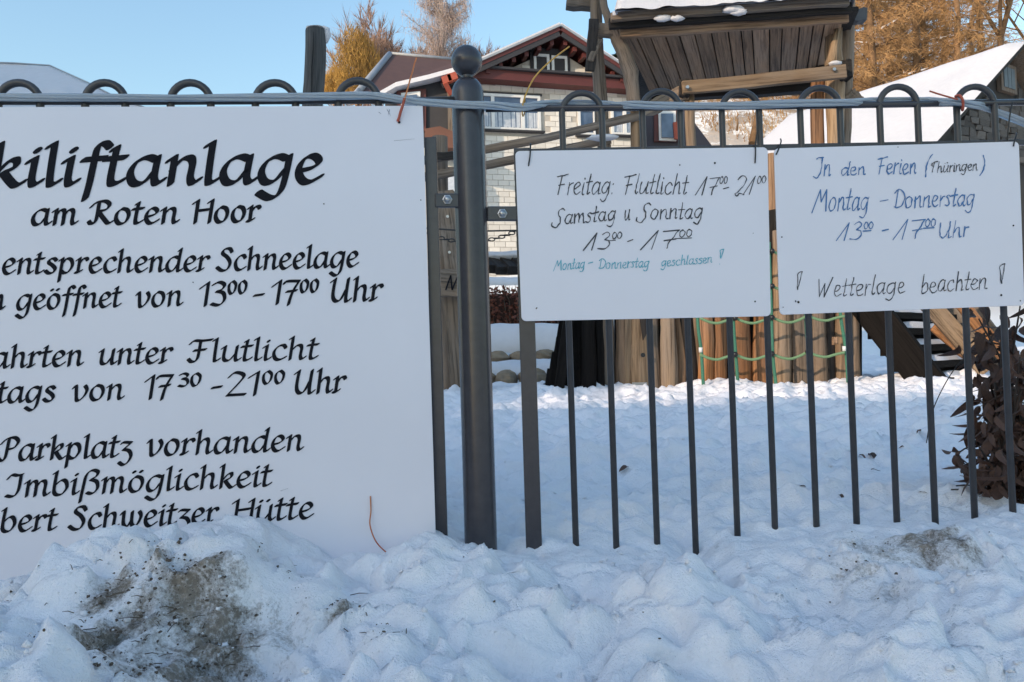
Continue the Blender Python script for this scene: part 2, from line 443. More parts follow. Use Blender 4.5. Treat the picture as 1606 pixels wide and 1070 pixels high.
def hill_mat():
    m, nt, b = base_mat('snowy_hillside', .8, .1); v = coords(nt, attr=False)
    geo = nt.nodes.new('ShaderNodeNewGeometry'); sp = nt.nodes.new('ShaderNodeSeparateXYZ'); nt.links.new(geo.outputs['Position'], sp.inputs[0])
    far = mth(nt, 'MULTIPLY', mth(nt, 'SUBTRACT', sp.outputs[1], 27), .06, True)
    g = tex(nt, v, .55, 8, .68); g2 = tex(nt, v, 4.5, 6, .7)
    k = mth(nt, 'MULTIPLY', mth(nt, 'MULTIPLY', ramp(nt, mth(nt, 'ADD', mth(nt, 'MULTIPLY', g, .6), mth(nt, 'MULTIPLY', g2, .4)), [(.44, (0, 0, 0)), (.52, (1, 1, 1))]), far), 1.0)
    grass = ramp(nt, g2, [(.35, (.10, .06, .03)), (.6, (.28, .17, .08)), (.75, (.36, .25, .13))])
    nt.links.new(mixc(nt, k, (.82, .83, .84), grass), b.inputs['Base Color']); bump(nt, b, g2, .6, .1); return m
tag(wide('ground', xs, ys, hill_mat()), kind='structure')
# cleared road behind the photographer
mb = MB()
def road_strip():
    m, nt, b = base_mat('wet_asphalt', .5, .4); v = coords(nt, attr=False)
    k = ramp(nt, tex(nt, v, 1.2, 7, .7), [(.45, (0, 0, 0)), (.6, (1, 1, 1))])
    nt.links.new(mixc(nt, k, (.05, .05, .052), (.7, .71, .74)), b.inputs['Base Color']); return m
vs = []; fs = []
for i, Y in enumerate([-7.5, -6, -4.5, -3.2]):
    for X in (-300, 300): vs.append((X, Y, ground(0, Y, False) + .03))
fs = [(0, 1, 3, 2), (2, 3, 5, 4), (4, 5, 7, 6)]
mb.add(vs, fs); tag(mb.build('road', road_strip()), kind='structure')

# broken crumbs of ice and grit lying on the bank
def crumbs(name, n, smin, smax, mat, lab, need):
    rr = random.Random(len(name)); mb = MB(); k = 0; tries = 0
    while k < n and tries < n * 30:
        tries += 1
        X = rr.uniform(-1.4, 1.6); Y = rr.uniform(.95, 1.95) if need is not None or rr.random() < .8 else rr.uniform(1.9, 3.4)
        if Y > 1.82 and X < -.1: continue
        d = dirt(X, Y)
        if need is not None and X > .1 and rr.random() < .8: continue
        if need is not None and rr.random() > (d - .12) * need: continue
        if need is None and N.noise(Vector((X * 5, Y * 5, 2))) < -.05: continue
        s = smin + (smax - smin) * rr.random() ** 3; z = ground(X, Y)
        mb.ball((X, Y, z + s * .1), s * .8, 6, 4, (rr.uniform(.7, 1.3), rr.uniform(.7, 1.3), rr.uniform(.5, .9)), 1.1, 1.6, smooth=need is None)
        if need is None: mb.hasc = True; mb.c[-30:] = [.2] * 30
        k += 1
    tag(mb.build(name, mat), lab, kind='stuff')
crumbs('snow_crumbs', 1500, .002, .0085, M['snow'], 'loose crumbs of broken snow and ice on the bank', None)
crumbs('grit', 1700, .0008, .0042, plain('dark_grit', (.06, .045, .035), (.13, .10, .075), rough=.95, scale=60), 'grit and earth crumbs on the dirty snow', 1.6)
mb = MB(); rr = random.Random(3)
for _ in range(95):
    q = rr.choice(dirts[:12] + dirts[14:19]); X = q[0] + rr.gauss(0, q[2]); Y = q[1] + rr.gauss(0, q[2]); z = ground(X, Y) + .004; a = rr.uniform(0, 6.3); L = rr.uniform(.008, .035)
    d = Vector((math.cos(a), math.sin(a), rr.uniform(-.1, .25))) * L
    mb.tube([(X, Y, z), Vector((X, Y, z)) + d * .5 + Vector((0, 0, .002)), Vector((X, Y, z)) + d], [.0009, .0008, .0004], 4, False)
tag(mb.build('straw', plain('dead_grass', (.11, .08, .05), (.05, .035, .025), rough=.9)), 'bits of dead grass and needles in the dirty snow', kind='stuff')
# ------------------------------------------------------------------ pen-stroke lettering
# every glyph: advance, strokes ; a stroke is a list of points, "!" after a point marks a corner
G = {
'a': (50, "39,45 27,50 12,40 5,21 9,4 18,0 28,8 38,26|41,50 38,12 42,1 51,8"),
'b': (46, "5,76 12,84! 8,30 9,8 18,0 30,4 40,22 38,40 29,49 18,42 9,30"),
'c': (38, "36,40 29,50 15,44 6,26 10,6 21,0 37,9"),
'd': (50, "38,45 27,50 12,40 5,21 9,4 18,0 28,8 38,26|38,76 44,84! 38,12 42,1 51,8"),
'e': (40, "8,22 24,27 34,37 30,47 21,50 10,39 6,20 12,4 22,0 38,11"),
'f': (30, "38,74 31,84 22,76 18,40 14,0 10,-26|4,46 32,49"),
'g': (48, "39,45 27,50 12,40 5,21 9,4 18,0 28,8 38,26|43,50 39,10 33,-18 20,-29 3,-18"),
'h': (48, "5,76 12,84! 8,0|9,28 22,46 32,48 36,38 34,12 38,1 47,8"),
'i': (21, "3,43 12,50! 9,12 12,1 22,8|13,69 15,67"),
'k': (44, "5,76 12,84! 8,0|9,22 24,44 34,47 33,34 18,24! 28,8 36,0 46,7"),
'l': (21, "4,76 12,84! 9,12 12,1 22,8"),
'm': (66, "3,43 11,50! 8,0|9,28 20,46 28,48 31,38 29,0|30,28 41,46 50,48 54,38 52,12 56,1 65,8"),
'n': (47, "3,43 11,50! 8,0|9,28 22,46 32,48 36,38 34,12 38,1 47,8"),
'o': (44, "22,50 9,38 6,16 16,0 31,6 38,28 33,45 20,50"),
'p': (47, "3,43 11,50! 5,-28|9,28 22,48 36,44 40,24 30,4 18,0 8,8"),
'r': (34, "3,43 11,50! 8,3|9,28 20,46 30,49 34,42|1,2 8,1 18,8"),
's': (38, "34,42 26,50 14,46 12,36 24,26 32,14 26,2 14,0 4,9"),
't': (27, "9,68 15,74! 9,12 14,1 27,9|1,47 27,50"),
'u': (49, "3,43 11,50! 8,14 13,2 24,4 37,24|41,50 38,12 42,1 51,8"),
'v': (43, "3,43 10,50 12,22 14,3 21,1 34,16 40,36 34,50"),
'w': (64, "3,43 10,50 10,16 16,2 24,4 33,22|34,50 34,14 41,2 51,8 60,34 54,50"),
'z': (38, "6,44 12,48 34,46! 12,24! 28,20 36,4 30,-16 16,-27 2,-18"),
'Z': (38, "4,44 10,48 32,47! 6,4! 20,6 36,2"),
'\u00df': (52, "4,-26 10,30 16,68 30,84 44,76 41,58 27,46! 43,38 46,16 34,0 20,4"),
'S': (50, "46,64 38,80 22,77 17,60 34,42 42,24 34,4 18,0 2,12"),
'R': (60, "23,74 18,12 6,2 0,10|3,58 16,76 38,82 50,67 42,48 22,42! 40,14 50,2 60,8"),
'H': (56, "2,68 14,80! 9,0|12,39 46,43|44,70 54,80! 48,0"),
'U': (60, "2,68 13,80! 8,22 17,2 31,8 45,40|50,80 45,12 49,0 59,8"),
'F': (54, "2,64 12,77 30,76 56,80|28,75 23,12 10,0 0,10|13,38 42,41"),
'P': (52, "25,74 18,10 6,0 -3,10|3,56 18,76 40,82 52,65 43,43 22,36"),
'J': (42, "2,62 12,78 26,74 38,78|35,76 31,22 19,2 1,5"),
'A': (50, "0,0 30,80! 44,0|14,30 42,30"),
'B': (50, "12,80 8,0|10,80 34,76 34,48 12,42! 42,36 40,6 8,0"),
'1': (28, "2,58 22,80! 17,0"),
'2': (44, "3,62 16,80 34,72 33,52 2,2! 42,3"),
'3': (40, "4,70 20,80 34,68 28,50 14,44! 32,38 36,16 22,0 2,5"),
'0': (44, "24,80 8,60 6,24 18,0 34,18 38,56 24,80"),
'7': (42, "2,68 8,77 42,77! 24,30 17,-4|10,38 36,41"),
'-': (30, "2,31 27,34"), ' ': (26, ""),
}
UML = {'\u00e4': 'a', '\u00f6': 'o', '\u00fc': 'u'}
HAND = {
'F': (50, "2,72 24,75 52,82|24,76 14,0|12,38 38,42"), 'D': (56, "18,76 12,2|2,66 22,82 46,70 56,40 44,10 22,0 4,4"),
'M': (66, "-10,-6 18,80! 28,34! 52,80! 58,0"), 'T': (46, "2,52 6,66 28,78! 50,82|26,76 14,10 12,0|6,70 14,44"),
'J': (44, "4,74 12,78 40,80|34,78 34,30 26,2 10,-6 -4,0"), 'W': (70, "4,80 12,2! 34,60! 34,0! 66,86"),
't': (28, "18,80 12,12 15,1 24,6|0,46 30,50"), 'r': (30, "10,50 8,0|9,26 18,44 28,48"),
'i': (18, "10,48 8,8 12,0 18,4|13,66 14,62"), 'l': (20, "16,84 8,14 12,0 20,6"),
'm': (62, "8,48 8,0|9,28 20,46 28,46 30,2|30,26 42,46 50,46 52,12 55,0 62,3"),
'n': (44, "8,48 8,0|9,28 22,47 32,46 34,14 37,1 44,4"), 'u': (46, "10,48 7,14 13,1 26,6 37,26|40,50 37,12 40,1 47,4"),
'h': (44, "14,84 8,0|9,26 22,46 32,46 34,14 37,0 44,4"), 'k': (40, "14,84 8,0|34,46 10,22! 36,0"),
'b': (42, "14,84 8,8 16,0 30,4 38,22 34,42 24,46 10,28"), 'd': (46, "36,44 24,48 10,38 5,18 12,1 24,4 36,26|46,84 38,10 40,0 47,4"),
'1': (34, "-16,0 26,80! 12,0"), '7': (46, "4,74 46,80! 22,20 18,2|8,36 40,42"),
'2': (48, "6,66 24,82 40,70 34,44 10,10 0,4 8,-4 20,4 38,0"), '3': (44, "10,70 26,80 38,68 20,46! 36,40 36,14 18,0 0,4"),
'0': (40, "22,78 6,62 4,26 16,4 32,18 36,56 20,80 12,76"), 'S': (52, "54,74 42,84 26,76 22,56 32,34 32,8 14,-10 -6,-2 -8,12"),
':': (14, "9,44 8,40|7,6 6,2"), '(': (18, "26,92 8,60 2,24 6,-8"), ')': (18, "2,84 14,56 14,20 0,-10"),
'!': (20, "20,84 4,76 6,52 10,22 16,60 20,84|9,-18 10,-22"), '-': (30, "2,32 27,35"), 'U': (54, "4,76 2,24 12,2 28,6 44,46|48,80 42,12 46,0 54,4"),
'g': (46, "37,44 25,49 11,38 6,20 14,4 26,8 37,28|40,50 37,4 30,-22 18,-30 4,-22"), 's': (32, "30,44 20,49 10,40 22,26 26,10 14,0 2,5"),
'a': (44, "35,44 24,49 10,38 5,18 13,1 25,6 35,26|38,48 35,12 38,1 45,4"), 'e': (36, "6,22 22,26 31,38 24,48 12,44 5,22 12,3 22,0 36,8"),
}
def parse(s):
    out = []
    for st in s.split('|'):
        if not st.strip(): continue
        pts = []; corner = []
        for tok in st.split():
            corner.append(tok.endswith('!')); x, y = tok.rstrip('!').split(','); pts.append((float(x), float(y)))
        # split at corners, smooth each run
        run = [pts[0]]; res = []
        for p, c in zip(pts[1:], corner[1:]):
            run.append(p)
            if c: res += smooth_run(run)[:-1]; run = [p]
        res += smooth_run(run) if len(run) > 1 else [pts[-1]]
        out.append(res)
    return out
def smooth_run(p, n=6):
    if len(p) < 3: return list(p)
    q = [p[0]] + list(p) + [p[-1]]; out = []
    for i in range(1, len(q) - 2):
        p0, p1, p2, p3 = q[i - 1:i + 3]
        for k in range(n):
            t = k / n
            out.append(tuple(.5 * (2 * p1[j] + (p2[j] - p0[j]) * t + (2 * p0[j] - 5 * p1[j] + 4 * p2[j] - p3[j]) * t * t + (3 * p1[j] - p0[j] - 3 * p2[j] + p3[j]) * t ** 3) for j in (0, 1)))
    out.append(p[-1]); return out
def hull(pts):
    pts = sorted(set((round(a, 5), round(b, 5)) for a, b in pts))
    def half(ps):
        h = []
        for p in ps:
            while len(h) > 1 and (h[-1][0] - h[-2][0]) * (p[1] - h[-2][1]) - (h[-1][1] - h[-2][1]) * (p[0] - h[-2][0]) <= 0: h.pop()
            h.append(p)
        return h
    a = half(pts); b = half(pts[::-1]); return a[:-1] + b[:-1]
def nib_poly(w, ratio, ang, n=8):
    return [(w / 2 * math.cos(t) * math.cos(ang) - w / 2 * ratio * math.sin(t) * math.sin(ang), w / 2 * math.cos(t) * math.sin(ang) + w / 2 * ratio * math.sin(t) * math.cos(ang)) for t in [2 * math.pi * k / n + .2 for k in range(n)]]
def layout(text, hand):
    """strokes of a word in font units, with ^ raising the next sign"""
    x = 0; out = []; i = 0; sup = []
    while i < len(text):
        ch = text[i]; up = False
        if ch == '^': up = True; i += 1; ch = text[i]
        base = UML.get(ch, ch)
        adv, st = (HAND[base] if hand and base in HAND else G[base])
        strokes = parse(st)
        if ch in UML: strokes += [[(13, 70), (16, 68)], [(31, 71), (34, 69)]]
        k = 1.0
        if up: k = .42 if hand else .56
        j = (random.uniform(-2.5, 2.5) if hand else 0)
        for s in strokes:
            q = []
            for (a, b) in s:
                if hand: a += N.noise(Vector((a * .06 + x, b * .06, i * 3.1))) * 4; b += N.noise(Vector((a * .05, b * .06 + 7 + x, i))) * 4 + j
                elif b > 50: b = 50 + (b - 50) * .78
                if up: b = b * k + (46 if hand else 34)
                q.append((x + a * k, b))
            out.append((q, up))
        if up: sup.append((x, x + adv * k))
        x += adv * k + (2 if hand else 3); i += 1
    return out, x, sup
class Page:
    """flat surface (o, n) with words laid on it between photo pixels"""
    def __init__(s, o, n, root, off): s.o = Vector(o); s.n = Vector(n).normalized(); s.root = root; s.off = off; s.k = 0
    def pt(s, px, py): return hit(px, py, s.o, s.n)
    def word(s, text, x0, y0, x1, y1, cap, hand=False, pen=11.5, mat=None, slant=.10, under=None, mb=None):
        a = s.pt(x0, y0); b = s.pt(x1, y1); e = (b - a); L = e.length; e.normalize()
        u = e.cross(s.n); u.normalize()
        if u.z < 0: u = -u
        c0 = s.pt((x0 + x1) / 2, (y0 + y1) / 2); c1 = s.pt((x0 + x1) / 2, (y0 + y1) / 2 - cap); ch = (c1 - c0).length
        full = 80 if hand else 73.4
        sv = ch / full
        strokes, adv, sup = layout(text, hand)
        sh = L / adv
        own = mb is None
        if own: mb = MB()
        def put(x, y, dz): return a + e * ((x * sh) + slant * y * sv) + u * (y * sv) + s.n * dz
        nib = nib_poly(pen, 1.0 if hand else .30, math.radians(38))
        if under:
            for (q0, q1, yy) in under: strokes.append(([(q0 * adv, yy), (q1 * adv, yy + 1)], False))
        for (st, up) in strokes:
            kk = .8 if up else 1
            if len(st) == 2 and not hand and abs(st[0][0] - st[1][0]) < 5: kk = 1.05
            for q in range(len(st) - 1):
                w = kk
                if hand: w *= 1 + .8 * N.noise(Vector((st[q][0] * .05, st[q][1] * .05, s.k * .1)))
                # nib is round in millimetres: compensate the horizontal stretch
                hp = hull([(p[0] + d[0] * w * (sv / sh), p[1] + d[1] * w) for p in (st[q], st[q + 1]) for d in nib])
                s.k += 1; dz = s.off + (s.k % 6) * .00006
                vs = [put(x, y, dz) for x, y in hp]
                nn = (vs[1] - vs[0]).cross(vs[2] - vs[0])
                if nn.dot(s.n) < 0: vs = vs[::-1]
                mb.add(vs, [tuple(range(len(vs)))])
        if own:
            return mb.build('lettering', mat, s.root)
# ------------------------------------------------------------------ bow-top metal fence
base = Vector((P(740, 845, 2.0).x, 2.0, 1.0))
fence = thing('metal_fence', base, 'anthracite bow top metal fence with round ball topped post standing in the snow', 'fence')
PX = P(738, 300, 2.0).x
# left panel line and right panel line (ground plan)
LA = Vector((P(663, 300, 1.975).x, 1.975, 0)); LB = Vector((P(0, 300, 1.875).x, 1.875, 0))
RA = Vector((P(765, 300, 2.0).x, 2.0, 0)); RB = Vector((P(1606, 300, 2.02).x, 2.02, 0))
ld = (LA - LB).normalized(); ln = Vector((ld.y, -ld.x, 0)); rd = (RB - RA).normalized(); rn = Vector((rd.y, -rd.x, 0))
def onL(px, py, off=0): return hit(px, py, LA + ln * off, ln)
def onR(px, py, off=0): return hit(px, py, RA + rn * off, rn)
BR = .0081
# post
pz = P(738, 850, 2.0).z - .25
top = P(738, 150, 2.0).z
mb = MB()
prof = [(.0405, pz - 1.0), (.0405, top - 1.0)]
zc = P(735, 122, 2.0).z
for k in range(1, 9):
    a = k / 8 * math.pi / 2; prof.append((.0405 * math.cos(a) ** .8 if k < 8 else .012, top - 1 + (zc - top) * math.sin(a)))
mb.lathe((PX, 2.0, 1.0), prof, 40)
post = mb.build('post', M['steel'], fence)
bc = P(736, 96, 2.0)
MB().ball((PX, 2.0, bc.z), .0395, 32, 20).lathe((PX, 2, 1), [(.0125, zc - 1.004), (.014, zc - .998), (.0125, zc - .99)], 20).build('ball_cap', M['steel'], post)
def hoop(x0, x1, apex_z, line_o, line_d, zb, r=BR):
    """two uprights joined by a bow, one bent bar"""
    a = line_o + line_d * x0; b = line_o + line_d * x1; c = (a + b) / 2; R_ = (b - a).length / 2
    cz = apex_z - R_
    pts = [Vector((a.x, a.y, zb)), Vector((a.x, a.y, cz))]
    for k in range(1, 14):
        t = math.pi * k / 14
        pts.append(Vector((c.x, c.y, 0)) - line_d * R_ * math.cos(t) + Vector((0, 0, cz + R_ * math.sin(t))))
    pts += [Vector((b.x, b.y, cz)), Vector((b.x, b.y, zb))]
    MB().tube(pts, r, 12).build('hoop_bar', M['steel_b'], fence)
zb = 0.80
Lo = Vector((LA.x, LA.y, 0)); Ro = Vector((RA.x, RA.y, 0))
for cx in (-240, -106, 30, 165, 299, 432, 562):
    w = 31.5 if cx > 100 else 33
    a = (onL(cx - w, 160) - Lo).dot(ld); b = (onL(cx + w, 160) - Lo).dot(ld)
    hoop(a, b, onL(cx, 130 if cx < 500 else 127).z, Lo, ld, zb, .0093)
xsr = [899, 962, 1026, 1086, 1152, 1211, 1276, 1339, 1402, 1462, 1524, 1584, 1648, 1708]
tops = [146, 143, 144, 138, 136, 136, 134]
for k in range(7):
    a = (onR(xsr[2 * k] - 2, 660) - Ro).dot(rd); b = (onR(xsr[2 * k + 1] - 2, 660) - Ro).dot(rd)
    cx = (onR(0, 0), 0)
    m_ = 917 + k * 123.6
    hoop(a, b, onR(m_, tops[k]).z, Ro, rd, onR(xsr[2 * k], 900).z - .12)
# rails
MB().tube([onL(-420, 160), onL(240, 160), onL(640, 158), onL(718, 156)], .0075, 10).build('top_rail', M['steel_b'], fence)
MB().tube([onR(762, 171), onR(1200, 167), onR(1760, 158)], .0085, 10).build('top_rail', M['steel'], fence)
def flat(p0, p1, w, h): return MB().beam(p0, p1, w, h)
flat(onR(806, 239), onR(1700, 222), .012, .0135).build('middle_rail', M['steel'], fence, bev=.0015)
flat(onL(-420, 250), onL(672, 250), .010, .012).build('middle_rail', M['steel'], fence)
# flat end uprights
p = onR(832, 680); q = onR(832, 236)
MB().beam((p.x, p.y, .78), (p.x, p.y, onR(812, 233).z), .040, .010, upv=(0, 1, 0)).build('end_upright', M['steel'], fence, bev=.0015)
p = onL(683, 500)
MB().beam((p.x, p.y, .80), (p.x, p.y, onL(675, 216).z), .030, .012, upv=(0, 1, 0)).build('end_upright', M['steel'], fence, bev=.0015)
# lugs with bolts
def lug(x0, x1, y0, y1, bx, by, fn, off):
    a = fn(x0, (y0 + y1) / 2, off); b = fn(x1, (y0 + y1) / 2, off); h = (fn(bx, y0, off) - fn(bx, y1, off)).length
    o = MB().beam(a, b, .012, h).build('bracket', M['steel'], fence, bev=.003)
    c = fn(bx, by, off); d = Vector((0, -1, 0))
    MB().tube([c, c + d * .009, c + d * .010], [.0125, .0125, .009], 6, smooth=False).build('washer', M['zinc'], o)
    MB().ball(c + d * .012, .0085, 12, 8, (1, .7, 1)).build('bolt', M['zinc'], o)
lug(682, 722, 304, 326, 702, 314, onL, .004)
lug(764, 812, 324, 347, 788, 336, onR, .004)
# ------------------------------------------------------------------ clear hose bundle
hp = [(-90, 152, .012), (60, 153, .016), (180, 153, .018), (300, 154, .018), (420, 153, .018), (520, 151, .018), (575, 150, .018), (610, 153, .022), (655, 160, .03), (700, 163, .045), (740, 164, .05), (780, 166, .046), (815, 169, .03), (845, 164, .012), (868, 163, -.016), (885, 163, -.024), (948, 164, -.024), (968, 165, -.012), (985, 165, .012), (1010, 165, .022), (1070, 166, .022), (1130, 166, .020), (1200, 164, .02), (1260, 162, .022), (1325, 161, .022), (1345, 160, .008), (1362, 159, -.014), (1378, 159, -.024), (1445, 158, -.024), (1462, 159, -.012), (1480, 160, .012), (1500, 160, .022), (1530, 165, .02), (1548, 170, -.01), (1568, 178, -.022), (1610, 194, -.02), (1700, 240, .0)]
hoseT = thing('hose_bundle', onR(900, 165, .02), 'bundle of clear plastic hoses laid along the top rail of the fence', 'hose')
ctr = [(onL(a, b, o) if a < 700 else onR(a, b, o)) for a, b, o in hp]
def cr(pts, n=8):
    q = [pts[0]] + pts + [pts[-1]]; out = []
    for i in range(1, len(q) - 2):
        for k in range(n):
            t = k / n; p0, p1, p2, p3 = q[i - 1:i + 3]
            out.append(.5 * (2 * p1 + (p2 - p0) * t + (2 * p0 - 5 * p1 + 4 * p2 - p3) * t * t + (3 * p1 - p0 - 3 * p2 + p3) * t ** 3))
    return out + [pts[-1]]
cc = cr(ctr)
for s_ in range(5):
    pts = []
    for k, c in enumerate(cc):
        a = 2 * math.pi * s_ / 5 + k * .055 + .5 * N.noise(Vector((k * .05, s_ * 3, 0)))
        rr = .0062 * (1 + .6 * N.noise(Vector((k * .07, 9, s_ * 7))))
        pts.append(c + Vector((0, -math.sin(a) * rr * .7, math.cos(a) * rr * (1.15 if 560 < 0 else 1))))
    MB().tube(pts, .0042, 8).build('hose', M['hose'], hoseT)
# ------------------------------------------------------------------ boards
def rounded(c, rad, n=6):
    """c: four 3D corners TL,TR,BR,BL -> polygon with rounded corners"""
    out = []
    for i in range(4):
        p = c[i]; a = (c[i - 1] - p).normalized() * rad; b = (c[(i + 1) % 4] - p).normalized() * rad
        if rad == 0: out.append(p); continue
        o = p + a + b
        for k in range(n + 1):
            t = math.pi / 2 * k / n
            out.append(o - b * math.cos(t) - a * math.sin(t))
    return out
def board(name, o, n, corners, rad, th, label, cat):
    c = [hit(x, y, o, n) for x, y in corners]
    ctr_ = (c[2] + c[3]) / 2
    t = thing(name, ctr_, label, cat)
    b = MB().prism(rounded(c, rad), -n * th).build('panel', M['board'], t, bev=.0006)
    return t, Page(o, n, t, .0012)
bigO = LA + ln * .030
top0 = hit(0, 168, bigO, ln); top1 = hit(663, 166, bigO, ln)
sign, pg = board('big_sign', bigO, ln, [(-260, 169), (663, 166), (686, 925), (-260, 960)], 0, .004,
                 'big white ski lift sign with black calligraphic lettering tied to the left fence panel', 'sign')
K = M['ink']
def line(ws, cap, pen=11.5):
    for w in ws:
        t, x0, y0, x1, y1 = w[:5]; pg.word(t, x0, y0, x1, y1, w[5] if len(w) > 5 else cap, pen=(w[6] if len(w) > 6 else pen) * 1.36, mat=K)
line([('S', -78, 293, -28, 292), ('kiliftanlage', -18, 292, 508, 286)], 62, 13)
line([('am', 48, 353, 123, 352), ('Roten', 139, 352, 281, 350), ('Hoor', 301, 350, 408, 347)], 35, 12)
line([('Bei', -85, 431, -20, 430), ('entsprechender', 2, 430, 328, 425), ('Schneelage', 339, 425, 563, 418)], 34, 10.5)
line([('n', -14, 486, 8, 485), ('ge\u00f6ffnet', 25, 486, 190, 481), ('von', 212, 482, 287, 479), ('13^0^0', 312, 480, 388, 477, 36), ('-', 397, 478, 416, 477), ('17^0^0', 425, 477, 500, 475, 36), ('Uhr', 517, 474, 600, 471, 36)], 33, 10.5)
line([('Fahrten', -46, 579, 131, 573), ('unter', 154, 572, 270, 569), ('Flutlicht', 295, 568, 499, 563)], 34, 10.5)
line([('Freitags', -92, 635, 88, 629), ('von', 112, 629, 195, 626), ('17', 226, 626, 270, 624, 36), ('^3^0', 278, 623, 316, 622, 36), ('-', 331, 623, 350, 622), ('21^0^0', 355, 621, 447, 618, 36), ('Uhr', 460, 618, 542, 615, 36)], 34, 10.5)
line([('Parkplatz', -2, 723, 208, 716), ('vorhanden', 229, 715, 476, 706)], 35, 10.5)
line([('Jmbi\u00dfm\u00f6glichkeit', 9, 780, 426, 762)], 35, 10.5)
line([('Albert', -45, 836, 89, 831), ('Schweitzer', 107, 831, 342, 820), ('H\u00fctte', 363, 820, 493, 812)], 35, 10.5)
def holes(page, root, pts, mat=None):
    for (x, y, r) in pts:
        c = page.pt(x, y) + page.n * .0006
        MB().tube([c, c + page.n * .0008], r, 8).build('screw_hole', mat or M['hole'], root)
holes(pg, sign, [(508, 320, .0016), (303, 443, .0014), (626, 192, .0035), (660, 314, .0015)])
mb = MB()
for (a, b, c, d) in [(607, 172, 613, 182), (611, 172, 609, 181), (594, 176, 598, 179), (618, 221, 650, 218), (440, 770, 452, 766)]:
    p = pg.pt(a, b) + pg.n * .0005; q = pg.pt(c, d) + pg.n * .0005
    mb.tube([p, q], [.0007 if d < 200 else .0003, .0002], 4)
mb.build('scratch', plain('scratch_grey', (.25, .26, .30)), sign)
# whiteboards
o1 = RA + rn * .014; n1 = rn
wb1, p1 = board('whiteboard', o1, n1, [(808, 237), (1204, 231), (1209, 496), (818, 504)], .012, .004, 'left whiteboard on the fence with handwritten floodlight hours in black and teal', 'whiteboard', )
n2 = (rn + Vector((.006, 0, 0))).normalized(); o2 = RB * .6 + RA * .4 + rn * .020
wb2, p2 = board('whiteboard', o2, n2, [(1214, 233), (1598, 222), (1607, 479), (1223, 494)], .012, .004, 'right whiteboard on the fence with handwritten holiday hours in blue and black', 'whiteboard')
def hw(pagex, root, mat, pen, ws):
    for w in ws:
        t, x0, y0, x1, y1, cap = w[:6]; under = w[6] if len(w) > 6 else None
        pagex.word(t, x0, y0, x1, y1, cap, hand=True, pen=pen * 30 / cap if cap > 6 else pen, slant=.16, mat=mat, under=under)
hw(p1, wb1, M['penk'], 4.2, [('Freitag:', 870, 306, 962, 305, 31), ('Flutlicht', 976, 305, 1078, 304, 30), ('17^0^0', 1096, 306, 1139, 305, 28), ('-', 1133, 308, 1143, 307, 31), ('21^0^0', 1152, 306, 1199, 305, 29)])
hw(p1, wb1, M['penk'], 4.6, [('Samstag', 868, 353, 966, 346, 24), ('u', 978, 347, 988, 346, 26), ('Sonntag', 1001, 345, 1102, 342, 25), ('13^0^0', 922, 392, 974, 390, 26, [(.62, .8, 40)]), ('-', 984, 391, 994, 389, 30), ('17^0^0', 1014, 391, 1084, 389, 29, [(.62, .98, 42)])])
hw(p1, wb1, M['pent'], 3.4, [('Montag', 870, 424, 917, 421, 15), ('-', 922, 421, 930, 420, 18), ('Donnerstag', 938, 422, 1018, 419, 15), ('geschlassen', 1036, 418, 1117, 412, 14), ('!', 1126, 410, 1133, 410, 18)])
holes(p1, wb1, [(829, 260, .0018), (1066, 259, .0018), (1121, 256, .0026), (1181, 366, .001), (1184, 473, .0022), (842, 483, .0014)])
holes(p1, wb1, [(841, 484, .0016)], M['rust'])
hw(p2, wb2, M['penb'], 4.6, [('Jn', 1277, 277, 1303, 276, 29), ('den', 1317, 275, 1357, 274, 20), ('Ferien', 1374, 274, 1437, 272, 26), ('(', 1450, 273, 1456, 273, 28), (')', 1537, 272, 1543, 272, 26),
    ('Montag', 1277, 331, 1362, 329, 33), ('-', 1378, 328, 1393, 327, 30), ('Donnerstag', 1400, 327, 1528, 322, 28), ('13^0^0', 1318, 377, 1368, 375, 27, [(.68, .92, 38)]), ('-', 1382, 375, 1393, 374, 30), ('17^0^0', 1408, 376, 1466, 374, 31, [(.66, .94, 42)]), ('Uhr', 1472, 374, 1519, 371, 25)])
hw(p2, wb2, M['penk'], 3.6, [('Th\u00fcringen', 1459, 271, 1533, 267, 16)])
hw(p2, wb2, M['penk'], 3.9, [('!', 1245, 465, 1253, 465, 36), ('Wetterlage', 1280, 467, 1419, 459, 28), ('beachten', 1442, 460, 1548, 453, 28), ('!', 1565, 454, 1575, 453, 38)])
holes(p2, wb2, [(1252, 474, .003), (1570, 463, .0026), (1226, 372, .0018), (1589, 354, .0022), (1228, 482, .0012), (1600, 472, .0014), (1408, 231, .0012)])
# ------------------------------------------------------------------ ties
def wire(name, pts, r, mat, label, cat='tie', group=None, rad=None):
    o = MB().tube(cr([Vector(p) for p in pts], 6), r, 8).build(name, mat); tag(o, label, cat, group); return o
M['cord_o'] = plain('orange_cord', (.55, .22, .06), (.45, .13, .05), rough=.5)
M['cord_y'] = plain('yellow_cord', (.62, .36, .07), (.5, .25, .05), rough=.5)
M['cord_r'] = plain('red_cord', (.42, .07, .04), (.35, .10, .05), rough=.5)
t = thing('cable_tie', onL(635, 160, .03), 'orange and red plastic tie sticking up at the upper right corner of the big sign', 'tie')
MB().beam(onL(653, 91, .05), onL(634, 157, .052), .0030, .0035, jit=.0004, segs=6).build('tie_tail', M['cord_o'], t)
MB().beam(onL(635, 154, .052), onL(624, 191, .034), .004, .0055, jit=.0005, segs=5).build('tie_loop', M['cord_r'], t)
wire('cable_tie', [onR(893, 73, .06), onR(862, 97, .06), onR(838, 122, .055), onR(824, 150, .045), onR(819, 170, .03), onR(820, 182, .014), onR(823, 176, -.012), onR(823, 160, .0), onR(823, 150, .03)], .0019, M['cord_y'], 'yellow tie curving up from the hose bundle beside the ball topped post')
